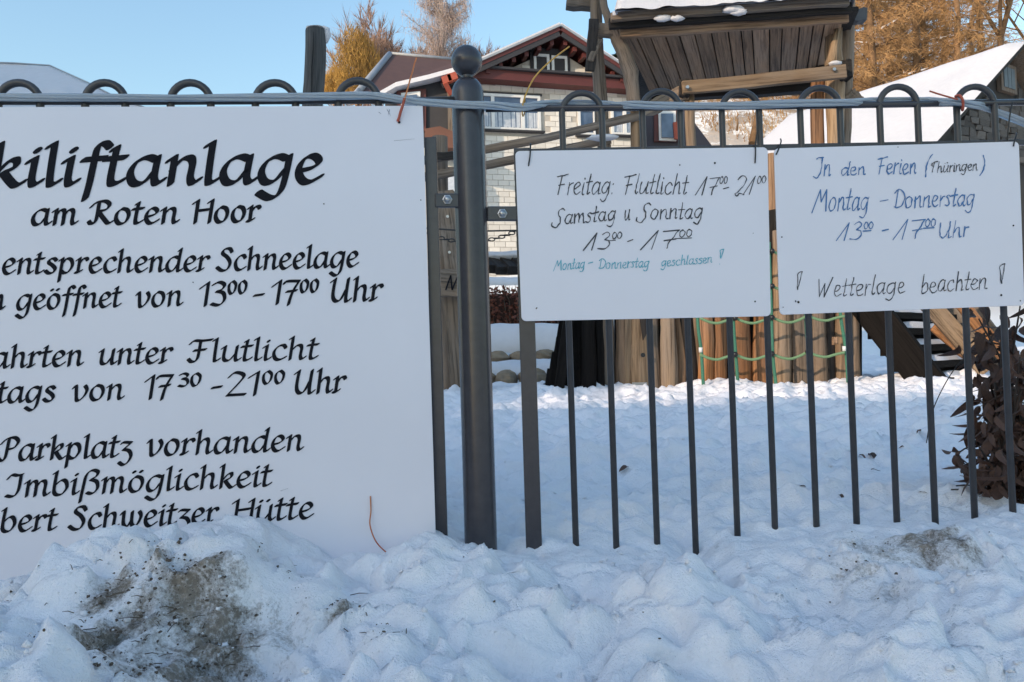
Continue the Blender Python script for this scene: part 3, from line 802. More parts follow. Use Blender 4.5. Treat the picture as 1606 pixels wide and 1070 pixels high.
wire('cable_tie', [pg.pt(581, 778) + pg.n * .003, pg.pt(582, 800) + pg.n * .006, pg.pt(581, 822) + pg.n * .014, pg.pt(590, 846) + pg.n * .018, pg.pt(606, 864) + pg.n * .014, pg.pt(626, 880) + pg.n * .005], .0016, plain('orange_red_cord', (.50, .20, .06), (.42, .07, .04), scale=14), 'thin orange tie curling over the lower right of the big sign above the snow')
t = thing('cable_tie', onR(1505, 160, .03), 'red tie knotted round the hoses above the right whiteboard', 'tie')
MB().tube(cr([onR(1499, 151, .034), onR(1505, 150, .042), onR(1510, 158, .044), onR(1510, 172, .03), onR(1508, 170, .0), onR(1500, 155, .0), onR(1499, 151, .034)], 6), .0034, 8).build('tie_loop', M['cord_r'], t)
MB().tube(cr([onR(1502, 156, .044), onR(1487, 152, .05), onR(1470, 147, .05), onR(1458, 143, .05)], 6), .0022, 8).build('tie_tail', M['cord_r'], t)
def zip_tie(pts, lab):
    wire('zip_tie', pts, .0018, M['black'], lab, 'tie')
zip_tie([p1.pt(829, 259) + rn * .001, p1.pt(831, 246) + rn * .005, onR(832, 230, .012), onR(832, 226, -.004), onR(831, 240, -.012)], 'black zip tie in the upper left corner of the left whiteboard')
zip_tie([p1.pt(1184, 256) + rn * .001, p1.pt(1184, 240) + rn * .005, onR(1185, 225, .014), onR(1188, 205, .014), onR(1191, 182, .016)], 'long black zip tie pointing up at the upper right corner of the left whiteboard')
zip_tie([p2.pt(1217, 243) + rn * .001, onR(1222, 232, .020), onR(1225, 222, .010), onR(1224, 218, -.004)], 'short black zip tie at the upper left corner of the right whiteboard')
zip_tie([p2.pt(1589, 230) + rn * .001, onR(1591, 222, .02), onR(1594, 212, .012), onR(1594, 209, -.004)], 'short black zip tie at the upper right corner of the right whiteboard')
zip_tie([onR(1580, 222, .012), onR(1581, 205, .016), onR(1584, 180, .018), onR(1588, 160, .016)], 'long black zip tie standing up behind the right end of the right whiteboard')
# ------------------------------------------------------------------ unseen buildings across the road, added to shade the foreground
M['plaster'] = plain('plaster', (.48, .44, .38), (.42, .38, .33), rough=.9, scale=3, bmp=.2)
M['roofred'] = plain('roof_tiles_red', (.16, .06, .04), rough=.8, scale=6, bmp=.4)
M['glassd'] = plain('dark_glass', (.03, .035, .045), rough=.08, scale=.7, spec=.8)
M['white'] = plain('white_frame', (.74, .73, .71), (.68, .67, .65), rough=.45, scale=4)
def block(x0, x1, y0, y1, eave, ridge, lab):
    t = thing('shade_building', (x1, y1, 0), lab, 'shade_building')
    MB().prism([(x0, y0, 0), (x1, y0, 0), (x1, y0, eave), (x0, y0, eave)], (0, y1 - y0, 0)).build('wall', M['plaster'], t)
    ym = (y0 + y1) / 2
    MB().prism([(x0 - .4, y0 - .6, eave - .1), (x0 - .4, ym, ridge), (x0 - .4, y1 + .6, eave - .1), (x0 - .4, y1 + .6, eave + .15), (x0 - .4, ym, ridge + .3), (x0 - .4, y0 - .6, eave + .15)], (x1 - x0 + .8, 0, 0)).build('roof', M['snowc'], t)
    for sx in (x0 + .01, x1 - .26):
        MB().prism([(sx, y0, eave), (sx, ym, ridge - .1), (sx, y1, eave)], (.25, 0, 0)).build('gable', M['plaster'], t)
    src = None; n = int((x1 - x0) / 3.2); fl = int(eave / 3)
    for i in range(n):
        for k in range(fl):
            x = x0 + (x1 - x0) * (i + .5) / n; z = 1.0 + k * 2.9
            if src is None:
                src = MB().box((x, y1 + .03, z + .7), (1.3, .08, 1.4)).build('window', M['white'], t)
                pan = MB().box((x, y1 + .06, z + .7), (1.1, .08, 1.2)).build('pane', M['glassd'], src)
            else:
                w = inst(src, 'window', (x, y1 + .03, z), t); inst(pan, 'pane', WL[pan.name] + Vector((x, 0, z)) - Vector((x0 + (x1 - x0) * .5 / n, 0, 1.0)), w)
    return t
block(-21.0, -12.6, -17.4, -9.4, 7.2, 10.3, 'unseen long plastered house row added across the road to shade the foreground')
bt = block(-24, 0, -8.5, 0, 14.6, 18.7, 'unseen tall plastered house added askew across the road to shade the timber frame and pole')
bt.rotation_euler = (0, 0, math.radians(-48)); bt.location = (-24.8, -16.7, 0)  # turned so its end wall sets the edge of the shadow
# ------------------------------------------------------------------ white brick house
HY = 25.0; yaw = math.radians(13.5)
ho = P(712, 300, HY); ho.z = 0; ex = Vector((math.cos(yaw), math.sin(yaw), 0)); hn = Vector((ex.y, -ex.x, 0)); ey = -hn; Z = Vector((0, 0, 1))
def onH(px, py, off=0): return hit(px, py, ho + hn * off, hn)
def sz(px, py):
    p = onH(px, py) - ho; return p.dot(ex), p.z
def Hp(s, z, off=0): return ho + ex * s + Z * z + hn * off
base_z = 3.4
house = thing('house', Hp(3, base_z), 'white brick house with a dark red eaved gable and white framed windows behind the playground', 'house')
apS, apZ = sz(869, 62)
lS, lZ = sz(700, 139); rS, rZ = sz(992, 139)
wS1 = sz(1003, 300)[0]
M['brick'] = plain('white_brick', (.74, .69, .62), (.64, .59, .52), rough=.8, scale=3, bmp=.25, var=.10)
M['mortar'] = plain('mortar', (.50, .45, .39), rough=.9)
M['red'] = plain('dark_red_paint', (.105, .022, .018), (.085, .018, .015), rough=.55, scale=4)
M['redl'] = plain('lit_orange_red', (.36, .065, .028), (.30, .05, .025), rough=.5, scale=4)  # red brightened for sunlight on the eave ends; the shutter shares it
M['brown'] = plain('brown_sheet', (.105, .055, .045), (.085, .045, .038), rough=.7, scale=3)
M['darkgrey'] = plain('dark_grey_boards', (.035, .033, .036), (.028, .026, .03), rough=.7, scale=3)
M['gutter'] = plain('grey_metal_edge', (.32, .34, .37), rough=.45, scale=4)
# wall core (recessed mortar) with gable
sl_ = (apZ - rZ) / (rS - apS)
def rake(s): return apZ - .30 - abs(s - apS) * sl_ * (1 if s > apS else (apZ - lZ) / (apS - lS) / sl_)
wall = MB().prism([Hp(0, base_z - 1.5), Hp(wS1, base_z - 1.5), Hp(wS1, rake(wS1)), Hp(apS, rake(apS)), Hp(0, rake(0))], ey * 8).build('wall', M['mortar'], house)
# windows (outer frame, panes)
def rect(px0, py0, px1, py1, off): 
    s0, z0 = sz(px0, py0); s1, z1 = sz(px1, py1); return s0, s1, min(z0, z1), max(z0, z1)
wins = []
M['curtain'] = plain('curtain', (.38, .42, .48), (.55, .58, .62), rough=.9, scale=9)
def window(px0, py0, px1, py1, n, curt=True, frame=None, parent=None, split=None):
    s0, z1 = sz(px0, py0 + (0)); s1, _ = sz(px1, (py0 + py1) / 2); _, z0 = sz((px0 + px1) / 2, py1); _, z1 = sz((px0 + px1) / 2, py0)
    wins.append((s0 - .03, s1 + .03, z0 - .03, z1 + .03))
    fw = .085
    f = MB()
    f.box((0, 0, 0), (.001, .001, .001)); f = MB()
    R3 = Matrix.Rotation(yaw, 3, 'Z')
    def b(sa, sb, za, zb, off, d): f.box(Hp((sa + sb) / 2, (za + zb) / 2, off), (sb - sa, d, zb - za), R3)
    b(s0, s1, z0, z0 + fw, .03, .1); b(s0, s1, z1 - fw, z1, .03, .1)
    cuts = split or [k / n for k in range(n + 1)]
    for k, c in enumerate(cuts):
        x = s0 + (s1 - s0) * c
        x = min(max(x, s0 + fw / 2), s1 - fw / 2); w = fw if k in (0, len(cuts) - 1) else fw * 1.3
        b(x - w / 2, x + w / 2, z0 + fw, z1 - fw, .031, .1)
    fr = f.build('window', frame or M['white'], parent or house)
    for k in range(len(cuts) - 1):
        g = MB(); sa, sb = s0 + (s1 - s0) * cuts[k], s0 + (s1 - s0) * cuts[k + 1]
        g.box(Hp((sa + sb) / 2, (z0 + z1) / 2, .0), (sb - sa - .06, .02, z1 - z0 - .1), R3).build('pane', M['pane'], fr)
        if curt:
            vs = []; m = 16; zc_ = z0 + (z1 - z0) * .52
            for i in range(m + 1):
                s = sa + .06 + (sb - sa - .12) * i / m; d = .012 + .004 * math.sin(i * 2.3)
                vs.append(Hp(s, z0 + .1 + .03 * math.cos(i * 1.6), d)); vs.append(Hp(s, zc_, d))
            MB().add(vs, [(2 * i, 2 * i + 2, 2 * i + 3, 2 * i + 1) for i in range(m)], smooth=True).build('curtain', M['curtain'], fr)
    s = MB().box(Hp((s0 + s1) / 2, z0 - .04, .09), (s1 - s0 + .2, .22, .05), R3).build('window_sill', M['darkgrey'], fr)
    MB().box(Hp((s0 + s1) / 2, z1 + .025, .04), (s1 - s0 + .12, .1, .05), R3).build('lintel', M['darkgrey'], fr)
    return fr
def pane_mat():
    m, nt, b = base_mat('window_pane', .06, .8); v = coords(nt, attr=False)
    nt.links.new(ramp(nt, tex(nt, v, 1.5, 2), [(.4, (.05, .075, .13)), (.6, (.10, .14, .22))]), b.inputs['Base Color']); return m
M['pane'] = pane_mat()
window(745, 149, 847, 205, 3, split=[0, .26, .72, 1])
window(905, 171, 934, 213, 1, False)
window(957, 171, 1000, 213, 2)
window(836, 86, 861, 122, 1, False); window(864, 89, 889, 124, 1, False)
# bricks, running bond; each one its own piece (nearest/most visible first), the rest joined
bl, bh = .36, .165
spots = []; k = 0
z = base_z - .6
while z < apZ:
    s = -.18 if k % 2 else 0.0
    while s < wS1:
        a, b_ = max(s, 0), min(s + bl - .016, wS1)
        zc_ = z + bh
        if b_ - a > .1 and zc_ < min(rake(a), rake(b_)) - .02 and not any(a < w[1] and b_ > w[0] and z < w[3] and zc_ > w[2] for w in wins):
            spots.append((a, b_, z))
        s += bl
    z += bh + .014; k += 1
def vis(sp):
    p = Hp((sp[0] + sp[1]) / 2, sp[2] + bh / 2); q = p - CAM; d = q.dot(fwd)
    x = 803 + q.dot(RT) / d * F; y = 535 - q.dot(UP) / d * F
    return (768 < x < 890 and 205 < y < 235) or (766 < x < 808 and y > 235) or (845 < x < 1003 and 150 < y < 228) or (768 < x < 960 and 75 < y < 130)
spots.sort(key=lambda s: not vis(s))
R3 = Matrix.Rotation(yaw, 3, 'Z'); src = None; rest = MB()
for i, (a, b_, z) in enumerate(spots):
    if i < 290:
        c = Hp((a + b_) / 2, z + bh / 2, .010)
        if src is None:
            src = MB().box((0, 0, 0), (bl - .016, .03, bh)).build('brick', M['brick'], wall, org=Vector((0, 0, 0)), bev=0)
            src.location = c - WL[wall.name]; WL[src.name] = c; src.rotation_euler = (0, 0, yaw); src.scale = ((b_ - a) / (bl - .016), 1, 1)
        else: inst(src, 'brick', c + hn * random.uniform(-.004, .004), wall, (0, 0, yaw), ((b_ - a) / (bl - .016), 1, 1))
    else: rest.box(Hp((a + b_) / 2, z + bh / 2, .010 + random.uniform(-.003, .003)), (b_ - a, .03, bh), R3)
rest.build('brickwork', M['brick'], wall, kind='stuff')
# white corner strip, red fascia band, gutter
MB().box(Hp(.02, 4.0 + base_z * .5, .03), (.13, .1, 8), R3).build('corner_strip', M['white'], house)
MB().beam(Hp(sz(735, 124)[0], sz(750, 124)[1], .25), Hp(sz(1003, 145)[0], sz(980, 142)[1], .25), .55, .30).build('fascia', M['red'], house)
MB().beam(Hp(sz(735, 117)[0], sz(750, 116)[1] + .02, .30), Hp(sz(1003, 137)[0], sz(980, 133)[1] + .02, .30), .7, .07).build('gutter', M['darkgrey'], house)
# roof slabs with overhang, snow on top, grey edge
ov = .75
def slab(sA, zA, sB, zB, th, lift, o0, mat, name, par, back=8.6):
    a = Hp(sA, zA + lift, o0); b = Hp(sB, zB + lift, o0); n = (b - a).cross(ey).normalized()
    if n.z < 0: n = -n
    return MB().prism([a, b, b + n * th, a + n * th], ey * (back + o0)).build(name, mat, par)
lE, lEz = sz(690, 142); rE, rEz = sz(1000, 146)
roof = slab(apS, apZ, lE, lEz, .12, 0, ov, M['red'], 'roof', house); slab(apS, apZ, rE, rEz, .12, 0.0, ov - .002, M['red'], 'roof', house)
slab(apS, apZ, lE, lEz, .06, .125, ov + .05, M['gutter'], 'roof_edge', house, .4); slab(apS, apZ, rE, rEz, .06, .125, ov + .048, M['gutter'], 'roof_edge', house, .4)
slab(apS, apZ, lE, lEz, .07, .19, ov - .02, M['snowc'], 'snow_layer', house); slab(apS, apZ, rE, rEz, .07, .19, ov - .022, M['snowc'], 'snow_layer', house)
slab(apS, apZ, lE, lEz, .16, -.17, ov - .02, M['darkgrey'], 'bargeboard', house, -.66); slab(apS, apZ, rE, rEz, .16, -.17, ov - .022, M['darkgrey'], 'bargeboard', house, -.66)
for (sa, za, sb, zb_) in ((apS, apZ, lE, lEz), (apS, apZ, rE, rEz)):
    m = 9
    for i in range(m):
        t = (i + .6) / m; p = Hp(sa + (sb - sa) * t, za + (zb_ - za) * t - .22, ov - .42)
        MB().box(p, (.13, .5, .14), R3).build('rafter_end', M['red'], roof)
# dark surround of gable windows
s0, z0 = sz(832, 128); s1, z1 = sz(893, 80)
MB().box(Hp((s0 + s1) / 2, (z0 + z1) / 2, .028), (s1 - s0, .03, z1 - z0 + .05), R3).build('window_surround', M['darkgrey'], house)
# ---- left annexe
ax = thing('house_annexe', P(650, 300, 24.4), 'dark annexe with a brown sheet roof and snowy eaves left of the white brick house', 'annexe')
def flatp(pts, Y, depth, name, mat, parent, **k): return MB().prism([P(a, b, (c[0] if (c := r) else Y)) for a, b, *r in [(q[0], q[1], *( [q[2]] if len(q) > 2 else [Y])) for q in pts]] if False else [P(q[0], q[1], q[2] if len(q) > 2 else Y) for q in pts], (0, depth, 0)).build(name, mat, parent, **k)
rp = [P(612, 85, 29.5), P(722, 95, 30.0), P(722, 150, 25.2), P(556, 152, 25.2)]
MB().prism(rp, (0, .15, -.12)).build('roof', M['brown'], ax)
MB().tube([P(611, 85, 29.4), P(556, 151, 25.1)], .11, 8).build('roof_edge', M['gutter'], ax)
MB().tube([P(611, 84, 29.5), P(722, 94, 30)], .07, 8).build('roof_edge', M['gutter'], ax)
MB().tube([P(549, 146, 25.0), P(556, 150, 25.0), P(563, 140, 25.2)], .06, 6).build('gutter_pipe', M['gutter'], ax)
e = [(596, 146), (621, 132), (672, 120), (716, 108)]
for a, b in zip(e[:-1], e[1:]):
    MB().prism([P(a[0], a[1] - 3, 24.0), P(b[0], b[1] - 3, 24.0), P(b[0], b[1] + 4, 24.0), P(a[0], a[1] + 4, 24.0)], (0, 1.6, .1)).build('snow_edge', M['snowc'], ax)
MB().prism([P(604, 147, 24.5), P(622, 137, 24.5), P(712, 116, 24.5), P(712, 232, 24.5), P(604, 232, 24.5)], (0, 4, 0)).build('wall', M['darkgrey'], ax)
wf = MB().prism([P(622, 143, 24.4), P(668, 139, 24.4), P(668, 205, 24.4), P(622, 205, 24.4)], (0, .1, 0)).build('window_surround', M['red'], ax)
MB().prism([P(629, 146, 24.3), P(659, 143, 24.3), P(659, 195, 24.3), P(629, 195, 24.3)], (0, .1, 0)).build('window', M['white'], wf)
MB().prism([P(634, 150, 24.2), P(654, 148, 24.2), P(654, 190, 24.2), P(634, 190, 24.2)], (0, .1, 0)).build('pane', M['pane'], wf)
MB().prism([P(666, 202, 23.6), P(690, 198, 23.6), P(715, 208, 23.6), P(715, 232, 23.6), P(666, 232, 23.6)], (0, .5, -.1)).build('awning', plain('rust_red_sheet', (.11, .04, .022), (.15, .055, .03), scale=2), ax)
for (x, y) in ((694, 128), (703, 124)):
    MB().beam(P(x, y, 24.0), P(x + 14, y - 5, 24.0), .2, .22).build('rafter_end', M['redl'], ax)
MB().beam(P(698, 130, 23.9), P(707, 148, 24.1), .14, .14, upv=(0, 1, 0)).build('bracket', M['redl'], ax)
MB().beam(P(708, 142, 24.2), P(711, 250, 24.2), .25, .25, upv=(0, 1, 0)).build('timber_post', M['wood_g'], ax)
# lower window and wall seen left of the post
MB().prism([P(655, 232, 24.45), P(716, 232, 24.45), P(720, 420, 24.45), P(655, 420, 24.45)], (0, 3, 0)).build('lower_wall', M['brick'], ax)
wf = MB().prism([P(672, 262, 24.3), P(720, 262, 24.3), P(720, 306, 24.3), P(672, 306, 24.3)], (0, .12, 0)).build('window', M['darkgrey'], ax)
MB().prism([P(696, 268, 24.2), P(718, 268, 24.2), P(718, 300, 24.2), P(696, 300, 24.2)], (0, .08, 0)).build('curtain', M['curtain'], wf)
# ---- right annexe
ar = thing('house_annexe', P(1050, 230, 28.5), 'dark blue grey annexe with a red framed window right of the white brick house', 'annexe')
MB().prism([P(1003, 150, 28.5), P(1060, 150, 28.5), P(1092, 196, 28.5), P(1125, 240, 28.5), P(1150, 330, 28.5), P(1003, 330, 28.5)], (0, 6, 0)).build('wall', plain('blue_grey_boards', (.055, .05, .065), (.045, .04, .052), rough=.7, scale=3), ar)
sr = MB().prism([P(1026, 170, 28.4), P(1064, 170, 28.4), P(1064, 222, 28.4), P(1026, 222, 28.4)], (0, .1, 0)).build('window_surround', M['red'], ar)
MB().prism([P(1033, 174, 28.3), P(1060, 174, 28.3), P(1061, 221, 28.3), P(1034, 220, 28.3)], (0, .1, 0)).build('window', M['white'], sr)
MB().prism([P(1037, 178, 28.2), P(1056, 178, 28.2), P(1057, 216, 28.2), P(1038, 215, 28.2)], (0, .1, 0)).build('pane', M['pane'], sr)
MB().prism([P(1056, 192, 28.1), P(1066, 190, 28.1), P(1067, 218, 28.1), P(1058, 218, 28.1)], (0, .1, 0)).build('shutter', M['redl'], ar)
# ------------------------------------------------------------------ snowy roof far left
fl = thing('snow_roofed_house', P(60, 300, 10), 'house with hipped blue shaded snow roof over the big sign, far left', 'house')
A1, A2, A3 = P(-300, 90, 10.6), P(78, 104, 10.6), P(138, 131, 10.0)
MB().prism([A1, P(20, 99, 10.6), P(48, 102, 10.6), A2, A3, P(185, 154, 9.5), P(235, 172, 9.2), P(300, 215, 8.8), P(-330, 230, 8.5)], (.1, 1.0, -.12)).build('snow_layer', M['snowc'], fl, bev=.02)
MB().tube([A1 + Z * .01, P(20, 99, 10.58), A2 + Z * .01, A3 + Z * .01, P(185, 154, 9.5), P(236, 172, 9.18)], .011, 6).build('roof_edge', M['gutter'], fl)
MB().prism([P(-300, 225, 9.0), P(285, 222, 9.0), P(290, 560, 9.0), P(-300, 560, 9.0)], (0, 1.2, 0)).build('wall', M['plaster'], fl)
# ------------------------------------------------------------------ stone barn with snow roof
ap = P(1576, 84, 20.0)
gd = Vector((.84, .55, 0)).normalized(); bd = Vector((-.55, .84, 0))
le = P(1452, 216, 18.05)
slope = (ap.z - le.z) / ((ap - le).dot(gd))
barn = thing('stone_barn', Vector((ap.x, ap.y, 2.3)), 'dark stone barn with a thick snow roof and small gable window at the right', 'barn')
g0 = 6.2; g1 = 4.2
L_ = ap - gd * g0 - Z * slope * g0; R_ = ap + gd * g1 - Z * 1.02 * slope * g1
gb = 1.8
def vp(p, z): return Vector((p.x, p.y, z))
# left end of the ridge
rl = P(1282, 173, 24.4); blen = (vp(rl, 0) - vp(ap, 0)).dot(bd) + .6
ins = .25
wl = MB().prism([vp(L_ + gd * .5, gb), vp(R_ - gd * .4, gb), R_ - gd * .4 + Z * -.02, ap - Z * .15, L_ + gd * .5], bd * (blen)).build('wall', plain('dark_mortar', (.05, .045, .04), (.035, .032, .03), rough=.95, scale=5), barn)
rt = .14
def roofslab(E, name, mat, th, lift, o):
    a = ap - bd * o + Z * lift; b = E - bd * o + Z * lift; n = (b - a).cross(bd).normalized()
    if n.z < 0: n = -n
    return MB().prism([a, b, b + n * th, a + n * th], bd * (blen + 2 * o)).build(name, mat, barn)
roofslab(L_, 'roof', M['wood_d'], .12, 0, .45); roofslab(R_, 'roof', M['wood_g'], .12, 0.001, .449)
# snow with a soft uneven sheet
def snowsheet(E, th, o, name):
    a = ap - bd * o + Z * .13; b = E - bd * o + Z * .13; n = (b - a).cross(bd).normalized()
    if n.z < 0: n = -n
    nu, nv = 26, 26; vs = []; fs = []
    for j in range(nv + 1):
        for i in range(nu + 1):
            u = i / nu; v = j / nv; p = a.lerp(b, u) + bd * (blen + 2 * o) * v
            edge = min(u, 1 - u, v, 1 - v); h = th * min(1, (edge * 14) ** .5 if edge > 0 else 0)
            h += .05 * N.noise(p * .8) * min(1, edge * 10) + .03 * N.noise(Vector((v * 9, 0, u * 2))) * min(1, edge * 10)
            vs.append(p + n * h)
    for j in range(nv):
        for i in range(nu):
            q = j * (nu + 1) + i; fs.append((q, q + 1, q + nu + 2, q + nu + 1))
    MB().add(vs, fs, smooth=True).build(name, M['snowc'], barn)
snowsheet(L_ - gd * .1 - Z * .08, .24, .5, 'snow_layer'); snowsheet(R_, .2, .49, 'snow_layer')
# gable stones: uneven courses
gn = -bd
M['stone'] = plain('barn_stone', (.105, .095, .085), (.055, .05, .047), rough=.9, scale=7, bmp=.6, var=.45)
wq0, wq1 = P(1561, 104, 20.3), P(1585, 146, 20.3)
ws0 = (hit(1561, 120, ap, gn) - ap).dot(gd); ws1 = (hit(1585, 120, ap, gn) - ap).dot(gd); wz1 = hit(1573, 104, ap, gn).z; wz0 = hit(1573, 147, ap, gn).z
stones = [MB().ball((0, 0, 0), .5, 8, 6, (1, .55, 1), .5, 1.6).mesh('stone', M['stone'], Vector((0, 0, 0))) for _ in range(1)]
srcs = []
for q in range(5):
    m_ = MB(); m_.box((0, 0, 0), (1, .5, 1), jit=.13); srcs.append(m_.mesh('stone', M['stone'], Vector((0, 0, 0))))
n_ = 0; st_rest = MB(); z = 4.2
ga = math.atan2(gd.y, gd.x)
zrows = []
zz = ap.z - .5
while zz > 4.3:
    h = random.uniform(.13, .24); zz -= h; s = -g0 + .6
    while s < g1:
        w = random.uniform(.2, .55); c = ap + gd * (s + w / 2); c.z = zz + h / 2
        lim = ap.z - (slope * -min(s, 0) if s < 0 else slope * 1.02 * (s + w)) - .22
        inw = (s < ws1 + .06 and s + w > ws0 - .06 and zz < wz1 + .06 and zz + h > wz0 - .06)
        if zz + h < lim and not inw:
            q = c - CAM; d = q.dot(fwd); x = 803 + q.dot(RT) / d * F; y = 535 - q.dot(UP) / d * F
            if x < 1640 and y < 260 and n_ < 280:
                o = bpy.data.objects.new('stone', random.choice(srcs)); link(o, wl, c + gn * .03)
                o.rotation_euler = (random.uniform(-.06, .06), random.uniform(-.06, .06), ga); o.scale = (w - .03, .22, h - .02); n_ += 1
        s += w
wsur = MB().prism([ap + gd * ws0 + Z * (wz0 - ap.z) + gn * .02, ap + gd * ws1 + Z * (wz0 - ap.z) + gn * .02, ap + gd * ws1 + Z * (wz1 - ap.z) + gn * .02, ap + gd * ws0 + Z * (wz1 - ap.z) + gn * .02], gn * .12).build('window', M['wood_g'], barn)
wm = (ws1 - ws0) * .14
for k in range(3):
    a = ws0 + wm + (ws1 - ws0 - 2 * wm) * k / 3; b = a + (ws1 - ws0 - 2 * wm) / 3 - .02
    MB().prism([ap + gd * a + Z * (wz0 + .1 - ap.z) + gn * .14, ap + gd * b + Z * (wz0 + .1 - ap.z) + gn * .14, ap + gd * b + Z * (wz1 - .1 - ap.z) + gn * .14, ap + gd * a + Z * (wz1 - .1 - ap.z) + gn * .14], gn * .02).build('board', plain('blue_grey_board', (.12, .15, .17), (.09, .11, .12)) if k == 0 else bpy.data.materials['blue_grey_board'], wsur)
# ------------------------------------------------------------------ terraces: dry stone walls, snow ledges, hedge
def rocks(name, pts, Y, lab, par_mat, hs=.13, n=9):
    a = P(*pts[0], Y); b = P(*pts[1], Y); t = thing(name, (a + b) / 2, lab, 'stone wall')
    L = (b - a).length; x = 0
    while x < L:
        w = random.uniform(.22, .42); c = a.lerp(b, (x + w / 2) / L)
        MB().ball(c, .5, 10, 8, (w * 1.02, .38, hs * 1.15), .28, 2.2, False).build('stone', par_mat, t); x += w * .96
    return t
M['rock'] = plain('wall_stone', (.26, .19, .12), (.12, .095, .07), rough=.9, scale=6, bmp=.5, var=.35)
rocks('stone_wall', ((560, 571), (885, 557)), 11.5, 'low dry stone wall on the upper snow terrace behind the ball topped post', M['rock'], .17)
rocks('stone_wall', ((560, 606), (880, 592)), 9.6, 'low dry stone wall on the lower snow terrace behind the ball topped post', M['rock'], .21)
rocks('stone_wall', ((1346, 596), (1420, 593)), 8.4, 'row of dark stones lying in the snow right of the log palisade', M['rock'], .09)
def ledge(px0, px1, y0, y1, Y, dep, lab):
    a = P(px0, y0, Y); b = P(px1, y0, Y); z1 = P((px0 + px1) / 2, y0, Y).z; z0 = P((px0 + px1) / 2, y1, Y).z
    nx, ny = 60, 16; vs = []; fs = []
    for j in range(ny + 1):
        for i in range(nx + 1):
            x = a.x + (b.x - a.x) * i / nx; v = j / ny
            if v < .4: t = v / .4; z = z0 + (z1 - z0) * math.sin(t * math.pi / 2); y = Y - .25 * math.cos(t * math.pi / 2) + .1
            else: t = (v - .4) / .6; z = z1 + .02 * t; y = Y + .1 + dep * t
            q = Vector((x, y, z)); z += .05 * N.noise(q * 1.7) + .02 * N.noise(q * 5)
            vs.append((x, y + .05 * N.noise(q * 2 + Vector((4, 0, 0))), z))
    for j in range(ny):
        for i in range(nx):
            q = j * (nx + 1) + i; fs.append((q, q + 1, q + nx + 2, q + nx + 1))
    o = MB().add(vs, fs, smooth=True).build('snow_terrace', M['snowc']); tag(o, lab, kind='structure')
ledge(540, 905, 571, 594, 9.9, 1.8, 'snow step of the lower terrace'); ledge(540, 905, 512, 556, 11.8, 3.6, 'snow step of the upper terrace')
# hedge of brown beech leaves with snow on it
hedge = thing('beech_hedge', P(800, 510, 13.6), 'clipped rust brown beech hedge with snow on top between the post and left whiteboard', 'hedge')
M['beech'] = plain('beech_leaf', (.20, .055, .025), (.12, .035, .02), rough=.7, scale=3, var=.2)
def leafcloud(box, n, size, mat, name, par, droop=0.3):
    mb = MB(); (x0, x1), (y0, y1), (z0, z1) = box
    for _ in range(n):
        c = Vector((random.uniform(x0, x1), random.uniform(y0, y1), random.uniform(z0, z1)))
        R_e = Euler((random.uniform(-1.3, 1.3), random.uniform(-1.3, 1.3), random.uniform(0, 6.3))).to_matrix(); s = size * random.uniform(.6, 1.3)
        vs = [R_e @ Vector(v) * s + c for v in ((0, 0, 0), (.35, .5, .08), (0, 1.1, 0), (-.35, .5, .08))]
        mb.add(vs, [(0, 1, 2), (0, 2, 3)])
    return mb.build(name, mat, par, kind='stuff')
a = P(700, 512, 13.6); b = P(880, 508, 13.6)
leafcloud(((a.x - 2, b.x + .3), (13.3, 14.2), (a.z - .25, P(800, 452, 13.6).z)), 9000, .07, M['beech'], 'leaves', hedge)
MB().box(((a.x + b.x) / 2 - .85, 13.85, (a.z + P(800, 456, 13.6).z) / 2 - .1), (b.x - a.x + 2.1, .5, P(800, 456, 13.6).z - a.z + .1)).build('dark_filler', plain('hedge_core', (.05, .022, .015), rough=.95), hedge)  # dark box added to fill the gaps between the leaves
mb = MB()
for _ in range(140):
    x = random.uniform(a.x - 2, b.x + .3); y = random.uniform(13.4, 14.1)
    mb.tube([(x, y, a.z - .3), (x + random.uniform(-.1, .1), y, a.z + .4), (x + random.uniform(-.2, .2), y, a.z + .68)], [.012, .008, .003], 4)
mb.build('stems', M['wood_g'], hedge, kind='stuff')
ledge(540, 905, 436, 452, 14.3, 1.0, 'snow lying on top of the brown beech hedge')
# ------------------------------------------------------------------ playground tower
def PP(pts, Y): return [P(q[0], q[1], q[2] if len(q) > 2 else Y) for q in pts]
def logp(name, pts, Y, r, mat, parent, n=14, wob=.10, sub=3, label=None, flat=1):
    """round timber through photo points; r in pixels (at that distance)"""
    p = PP(pts, Y); rs = r if isinstance(r, (list, tuple)) else [r] * len(p)
    rs = [q * (v.y) / F for q, v in zip(rs, p)]
    pp = []; rr = []
    for i in range(len(p) - 1):
        m = max(2, int((p[i + 1] - p[i]).length / .16)) if sub else 1
        for k in range(m):
            t = k / m; pp.append(p[i].lerp(p[i + 1], t) + Vector((N.noise(p[i] * 3 + Vector((k * .7, 0, 0))), 0, 0)) * .012); rr.append(rs[i] * (1 - t) + rs[i + 1] * t)
    pp.append(p[-1]); rr.append(rs[-1])
    o = MB().tube(pp, rr, n, True, wob, flat=flat).build(name, mat, parent, label=label); return o
def bar(name, p0, p1, Y, w, h, mat, parent, up=(0, 0, 1), bev=.006, segs=5, jit=.006):
    a = P(p0[0], p0[1], p0[2] if len(p0) > 2 else Y); b = P(p1[0], p1[1], p1[2] if len(p1) > 2 else Y)
    return MB().beam(a, b, w, h, up, jit, segs).build(name, mat, parent, bev=bev)
tower = thing('play_tower', P(1150, 600, 6.6), 'weathered timber play tower with a plank roof carrying thick snow', 'play tower')
